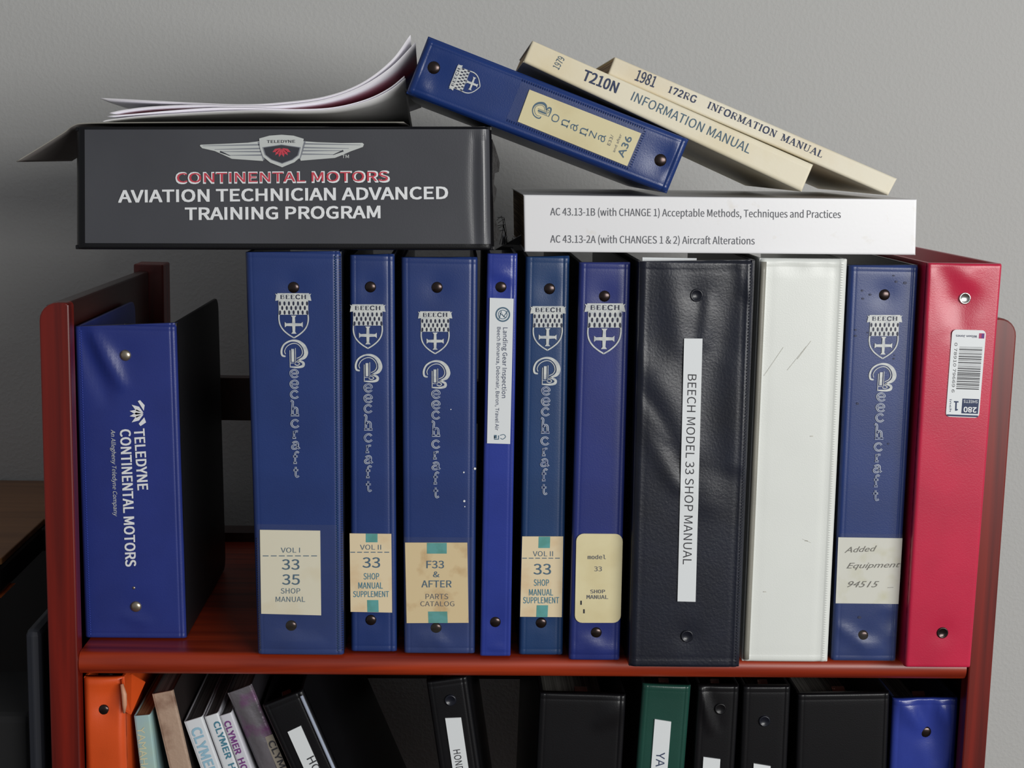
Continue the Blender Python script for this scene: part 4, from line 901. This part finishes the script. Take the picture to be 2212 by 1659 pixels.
bk1 = booklet('white brochure lying lowest in the curled stack on the black binder', [
    (LO, 0.010, 0.20, M_SHEET, M_SHEETG, 'back_page', 0.96),
    ([(232, 252), (300, 246), (380, 239), (460, 234), (540, 234.5), (640, 237), (720, 233), (790, 216), (840, 192), (874, 165)], 0.012, 0.195, M_SHEET, M_SHEET, 'inner_page', 0.88)])
bk2 = booklet('white brochure with red and purple print, topmost and curling up highest', [
    ([(236, 245), (270, 238), (330, 231), (420, 227.5), (520, 230), (600, 229), (700, 216), (780, 188), (845, 146), (898, 92)], 0.010, 0.20, M_SHEET, printed('lower_page_print', [(0.0, WH), (0.08, WH), (0.16, srgb(230, 150, 170)), (0.26, srgb(224, 76, 108)), (0.34, srgb(140, 100, 190)), (0.42, WH), (1.0, WH)], 0.0, 0.2), 'inner_page', 0.66),
    ([(216, 213), (300, 217), (420, 223), (520, 226.5), (600, 223), (700, 210), (780, 181), (845, 132), (887, 76)], 0.008, 0.20, M_SHEET, M_SHEET, 'top_page', 0.56)])
# pages keep object coordinates of their parent-relative frame; print bands measured from the near edge

# ------------------------------------------------------------------ lower shelf
def leaning(TLp, TRp, slope, yf, zb=LOW + 0.0006):
    """a spine whose top edge is seen and whose foot stands on the lower shelf"""
    TL = at(*TLp, yf); TR = at(*TRp, yf); d = _n(at(TLp[0] + slope * 150, TLp[1] + 150, yf) - TL); d.y = 0; d.normalize()
    W_ = (TR - TL).length; rgt = Vector((-d.z, 0, d.x)); TR = TL + rgt * W_
    L = (TL.z - zb) / -d.z if True else 0
    L2 = (TR.z - zb) / -d.z
    L = min(L, L2) if min(L, L2) > 0 else L
    BL = TL + d * L; BR = TR + d * L
    return [BL, BR, TR, TL]
def lower_binder(label, TLp, TRp, slope, yf, m, side, depth=0.26, riv=None, flat=0, rm=None, **k):
    c = leaning(TLp, TRp, slope, yf)
    root, fr = binder(label, c, depth, m, side, **k)
    if riv: 
        for p in riv: rivet(fr, *p, root, rm or V_INK, 0.0044, 0.0016, flat)
    return root, fr
def strip_label(fr, p0, p1, L, parent, m=M_LABELW):
    """white strip from its top edge p0-p1 down along the spine"""
    ax = fr.V * -1; A = at_pl(*p0, fr.BL, fr.N); B = at_pl(*p1, fr.BL, fr.N); b = MB()
    d = Vector(ax)
    if (fr.tl[0] != 0): d = _n(fr.BL - (fr.BL + fr.U * fr.tl[0] + fr.V * fr.tl[1]))
    n = fr.N * 0.0012; b.hexa([A + d * L + n * 0.3, B + d * L + n * 0.3, B + n * 0.3, A + n * 0.3, A + d * L + n, B + d * L + n, B + n, A + n])
    return b.build('label', m, parent)
# HONDA black binder
g1, fr = lower_binder('black binder on lower shelf with white HONDA strip label', (921, 1474), (1010, 1472), 0.150, 0.012, V_BLACK, V_BLACK, riv=((973, 1512),), flat=1, seam=0.004)
lb = strip_label(fr, (961.6, 1550.3), (996, 1549), 0.14, g1); FONT[0] = SANS; I = Ink(fr, 0.0014); I.text('HONDA', (979, 1619), (988, 1675), 15, 0, 0, 0); I.build('lettering', [M_BLACKP], lb)
# wide black binders, green, slim black ones, blue
g2, fr = lower_binder('wide plain black binder on lower shelf, left of the green one', (1166, 1497), (1352, 1509), -0.045, 0.014, V_BLACK, V_BLACK, prep=lambda f: (f.fold(1352, 1515, 1300, 1560, 0.008, 0.0016), f.fold(1355, 1530, 1358, 1640, 0.006, 0.0010)))
g3, fr = lower_binder('dark green binder on lower shelf with white YAMAHA strip label', (1388, 1478), (1494, 1481), -0.075, 0.012, V_GREEN, V_BLACK, prep=lambda f: f.fold(1392, 1486, 1480, 1492, 0.004, 0.0005), edge=0.004)
lb = strip_label(fr, (1414, 1552.5), (1449.5, 1558), 0.15, g3); FONT[0] = SANS; I = Ink(fr, 0.0014); I.text('YAMAHA', (1418, 1623), (1412, 1730), 18, 0, 0, 0); I.build('lettering', [M_NAVYP], lb)
g4, fr = lower_binder('slim glossy black binder on lower shelf, right beside the green one', (1508, 1481), (1598, 1484), -0.055, 0.012, V_BLACK, V_BLACK, prep=lambda f: (f.fold(1516, 1490, 1536, 1575, 0.004, 0.0022), f.fold(1524, 1485, 1552, 1570, 0.005, -0.0010)))
strip_label(fr, (1519, 1634), (1555.5, 1639), 0.10, g4); rivet(fr, 1556, 1531, g4, V_BLACK, 0.0044, 0.0012, 1)
g5, fr = lower_binder('black binder on lower shelf with embossed rivet ring, third right of the green one'.replace('third', 'second'), (1606, 1483), (1708, 1493), -0.040, 0.012, V_BLACK, V_BLACK, riv=((1651, 1557),), flat=1)
strip_label(fr, (1627.5, 1648), (1664, 1654), 0.09, g5)
g6, fr = lower_binder('wide plain black binder on lower shelf, left of the blue one', (1724, 1500), (1922, 1514), -0.030, 0.014, V_BLACK, V_BLACK)
g7, fr = lower_binder('glossy blue binder at right end of the lower shelf', (1930, 1510), (2071, 1511), -0.045, 0.014, V_BRIGHT, V_SIDE, riv=((2001, 1583),), rm=M_RIVET, edge=0.003, seam=0.005,
    prep=lambda f: (f.dent(2001, 1583, 0.010, -0.0016), f.fold(1945, 1515, 1990, 1575, 0.006, 0.0024), f.fold(2030, 1520, 2045, 1560, 0.004, 0.0022), f.fold(1985, 1515, 1995, 1560, 0.004, -0.0014), f.fold(2015, 1520, 2020, 1640, 0.007, -0.0016), f.fold(2065, 1515, 2050, 1640, 0.004, 0.0014)))
# leaning black HO binder
g8, fr = lower_binder('black binder leaning left on lower shelf with HONDA strip label and shiny edge', (566, 1526), (650, 1484), 0.45, 0.014, V_BLACK, V_BLACK, depth=0.25, pages=(0.15, 0.8, 0.86))
lb = strip_label(fr, (621.5, 1580), (650, 1566.5), 0.16, g8); FONT[0] = SANS; I = Ink(fr, 0.0014); I.text('HONDA', (663, 1638), (705, 1716), 17, 0, 0, 0); I.build('lettering', [M_BLACKP], lb)
b = MB(); A = fr.P(*fr.ab(1, 0.99), 0.0004, False); B = fr.P(*fr.ab(1, 0.01), 0.0004, False)
b.tube([A + fr.U * -0.0022 + fr.N * 0.001, B + fr.U * -0.0022 + fr.N * 0.001], 0.0013, 8); b.build('edge_tube', mat('pale_piping', srgb(176, 186, 204), 0.25), g8, smooth=True, label='shiny silvery edge piping')
FONT[0] = None
# paper books
def up_book(label, c, depth, m, mtop, name='paperback_book', cat='book', edge=0.0012, cover=0.0006, prep=None, mc=None):
    BL, BR, TR, TL = c; fr = Frame(BL, BR, TR, TL, edge=edge, edge_t=0.0006, pillow=0.0002, seam=0, seam_d=0)
    if prep: prep(fr)
    lo = min(c, key=lambda p: p.z); root = thing(name, label, cat, Vector((lo.x, lo.y + depth / 2, lo.z)))
    spine_mesh(fr, 0.001, 0.006).build('spine', m, root, smooth=True)
    cover_slab(fr, -1, depth, cover, 0.002).build('cover', mc or m, root); cover_slab(fr, 1, depth, cover, 0.002).build('cover', mc or m, root)
    e = cover / fr.Wd; fill(fr, e, 1 - e, 0.0012, depth - 0.002, 0.004, 0.996).build('page_block', mtop, root); return root, fr
M_PALE = mat('pale_blue_cover', srgb(150, 190, 206), 0.35, mottle=(14, srgb(178, 196, 160), 0.45, 0.7)); M_TAN = mat('worn_tan_cover', srgb(176, 150, 130), 0.6, bump=(300, 0.4, 0.001), mottle=(60, srgb(132, 102, 84), 0.5, 0.72))
M_WB = mat('white_book_cover', srgb(218, 222, 226), 0.4); M_LILAC = mat('pale_grey_book_cover', srgb(206, 206, 214), 0.4)
M_FOIL = mat('silvery_purple_cover', srgb(120, 116, 122), 0.22, metal=0.35, mottle=(40, srgb(124, 50, 120), 0.5, 0.7), bump=(120, 0.4, 0.002))
M_CYANP = mat('cyan_ink', srgb(150, 190, 210), 0.6); M_PURP = mat('purple_ink', srgb(120, 60, 130), 0.6); M_YEL = mat('pale_yellow_ink', srgb(206, 206, 170), 0.6)
M_PAGE_T = paper_edges('pages_tan', srgb(176, 140, 100), srgb(128, 96, 64), 0)
c = leaning((289, 1547), (324, 1541), 0.12, 0.020)
h1, fr = up_book('pale blue paperback with faint YAMAHA lettering beside the orange pouch', c, 0.18, M_PALE, M_PAGE_T)
I = Ink(fr, 0.0003); I.text('YAMAHA', (296, 1571), (306, 1670), 16, 0, 0, -0.004); I.build('lettering', [M_YEL], h1)
c = leaning((328, 1500), (372, 1484), 0.235, 0.022)
h2, fr = up_book('thick worn tan hardback leaning left behind the pale blue paperback', c, 0.21, M_TAN, M_PAGE_D, cat='book', name='hardback_book', mc=mat('dark_board', srgb(38, 32, 32), 0.5))
for lab, a, b_, s_, body, p0, p1, cap, ink, m in (
    ('white repair manual with pale blue CLYMER lettering, first of three leaning together', (397, 1560), (438, 1549), 0.36, 'CLYMER', (413, 1576), (449, 1676), 21, M_CYANP, M_WB),
    ('white repair manual with grey blue CLYMER H lettering, middle of three leaning together', (441, 1549), (471, 1540), 0.36, 'CLYMER  HONDA', (461, 1561), (519, 1724), 13, M_TEALP, M_WB),
    ('pale repair manual with purple CLYMER HO lettering, last of three leaning together', (474, 1547), (500, 1538), 0.37, 'CLYMER  HONDA', (484, 1560), (538, 1705), 13, M_PURP, M_LILAC)):
    c = leaning(a, b_, s_, 0.022); hh, fr = up_book(lab, c, 0.20, m, M_PAGE_D, mc=M_LILAC)
    I = Ink(fr, 0.0003); FONT[0] = SANS; I.text(body, p0, p1, cap, 0, 0, 0.05); FONT[0] = None; I.build('lettering', [ink], hh)
c = leaning((491, 1498), (543, 1478), 0.42, 0.024)
h6, fr = up_book('glossy silver and purple magazine-like book leaning left beside the HONDA binder', c, 0.20, M_FOIL, M_PAGE_D, prep=lambda f: (f.fold(520, 1510, 580, 1640, 0.006, 0.0014), f.fold(505, 1520, 560, 1659, 0.005, -0.001)), mc=mat('dark_glossy_cover', srgb(44, 42, 46), 0.3))
FONT[0] = SANS; b = MB(); A = at_pl(571, 1592, fr.BL, fr.N); B = at_pl(589, 1585, fr.BL, fr.N); d = _n(fr.P(*fr.ab(1, 0), 0, False) - fr.P(*fr.ab(1, 1), 0, False)); n = fr.N * 0.0008
b.hexa([A + d * 0.07, B + d * 0.07, B, A, A + d * 0.07 + n, B + d * 0.07 + n, B + n, A + n]); lb = b.build('label', mat('dull_beige_label', srgb(142, 134, 122), 0.6), h6)
I = Ink(fr, 0.0010); I.text('CLYMER', (580, 1602), (620, 1690), 13, 0, 0, 0.03); I.build('lettering', [M_BLACKP], lb); FONT[0] = None
# orange pouch
c = leaning((179, 1464), (267, 1470), 0.03, 0.006)
def prep(f):
    f.fold(258, 1478, 225, 1525, 0.007, -0.0022); f.fold(185, 1475, 250, 1478, 0.005, 0.0014); f.fold(262, 1540, 240, 1659, 0.012, 0.0018); f.fold(190, 1500, 200, 1640, 0.012, 0.0016); f.dent(223, 1535, 0.008, -0.0012)
orr, fr = binder('soft orange vinyl pouch binder with open crumpled top at left end of lower shelf', c, 0.20, V_ORANGE, V_ORANGE, prep=prep, mech=False, pages=(0.25, 0.8, 0.93), page_mat=M_PAGE_D, edge=0.005, edge_t=0.002, seam=0, seam_d=0, r=0.004)
rivet(fr, 223, 1535, orr, M_RIVET, 0.0042)
A = [at(262, 1468, 0.004), at(284, 1456, 0.030), at(314, 1474, 0.040), at(283, 1544, 0.010), at(271, 1538, 0.004)]
b = MB(); b.prism([p + Vector((0.0, 0.0012, 0)) for p in A], A); b.build('loose_flap', V_ORANGE, orr, bevel=0.0004)
b = MB(); b.tube([at(263, 1478, 0.0035), at(268, 1500, 0.002), at(269, 1522, 0.002), at(268, 1540, 0.0035)], [0.0012, 0.0020, 0.0018, 0.0008], 8); b.build('curled_edge', mat('pale_orange_edge', srgb(206, 150, 120), 0.5), orr, smooth=True)
b = MB(); A = at(188, 1452, 0.05); b.tube([at(190, 1460, 0.03), at(202, 1446, 0.034), at(215, 1443, 0.038)], 0.0024, 8); b.build('zip_pull', mat('red_plastic', srgb(150, 30, 34), 0.4), orr, smooth=True)
b = MB(); dome(b, at(236, 1462, 0.05), Vector((1, 0, 0)), Vector((0, 1, 0)), Vector((0, 0, 1)), 0.012, 0.012); b.build('black_snap', V_INK, orr, smooth=True)

# ------------------------------------------------------------------ desk at the left and the dark case below it
M_DESK = wood('brown_desk_top', srgb(120, 78, 44), srgb(146, 100, 60), 0, 0.35); M_EDGE = mat('black_desk_edge', srgb(22, 20, 22), 0.4)
A = at(40, 1038, YW - 0.004); zt = A.z
pc = [at_z(96, 1120, zt), at_z(0, 1205, zt)]
xr = min(XL0 - 0.006, 10)
desk = thing('desk', 'brown wooden desk corner with black edge against the wall left of the bookcase', 'desk', Vector((xr - 0.4, YW - 0.2, ZF)))
def outline(z, off=0.0):
    p0 = at_z(96, 1120, zt); p1 = at_z(4, 1205, zt)
    pts = [(xr, YW - 0.003), (-1.5, YW - 0.003), (-1.5, p1.y - 0.02 - off), (p1.x - 0.03, p1.y - 0.02 - off), (p1.x, p1.y - off), (p0.x - 0.0, p0.y - off), (xr, p0.y + 0.004 - off)]
    return [(x, y, z) for x, y in pts]
b = MB(); b.prism(outline(zt - 0.006), outline(zt)); b.build('desk_top', M_DESK, desk, bevel=0.001)
b = MB(); b.prism(outline(zt - 0.03, 0.006), outline(zt - 0.0065, 0.006)); b.build('edge_band', M_EDGE, desk, bevel=0.003)
p1 = at_z(9, 1205, zt); zc = at(5, 1290, p1.y - 0.01).z
b = MB(); b.box((-1.40, p1.y - 0.012, zc), (p1.x, p1.y + 0.03, zt - 0.0305)); b.build('lit_corner_edge', wood('orange_lit_edge', srgb(150, 66, 26), srgb(190, 92, 36), 0, 0.3), desk, bevel=0.004)  # lit corner edge of the desk, its brightness put into the orange wood
b = MB(); b.box((-1.45, YW - 0.03, ZF), (xr - 0.02, YW - 0.01, zt - 0.031)); b.build('back_panel', M_EDGE, desk)
b = MB(); b.box((-1.48, YW - 0.30, ZF), (-1.45, YW - 0.01, zt - 0.031)); b.build('side_panel', M_DESK, desk)
b = MB(); b.box((xr - 0.03, YW - 0.30, ZF), (xr - 0.012, YW - 0.031, zt - 0.031)); b.build('side_panel', M_EDGE, desk)
# dark case standing under the desk
t = thing('equipment_case', 'tall dark case with a blue-grey edge standing between desk and bookcase', 'case', Vector((XL0 - 0.06, 0.06, ZF)))
b = MB(); b.box((XL0 - 0.16, 0.03, ZF), (XL0 - 0.022, 0.13, -0.06)); b.build('case_body', mat('matt_black_plastic', srgb(16, 16, 18), 0.85), t, bevel=0.006)
b = MB(); b.box((XL0 - 0.0215, 0.012, ZF), (XL0 - 0.0105, 0.12, 0.012)); b.build('side_edge', mat('blue_grey_plastic', srgb(36, 39, 48), 0.7), t, bevel=0.005, label='blue-grey rounded edge')
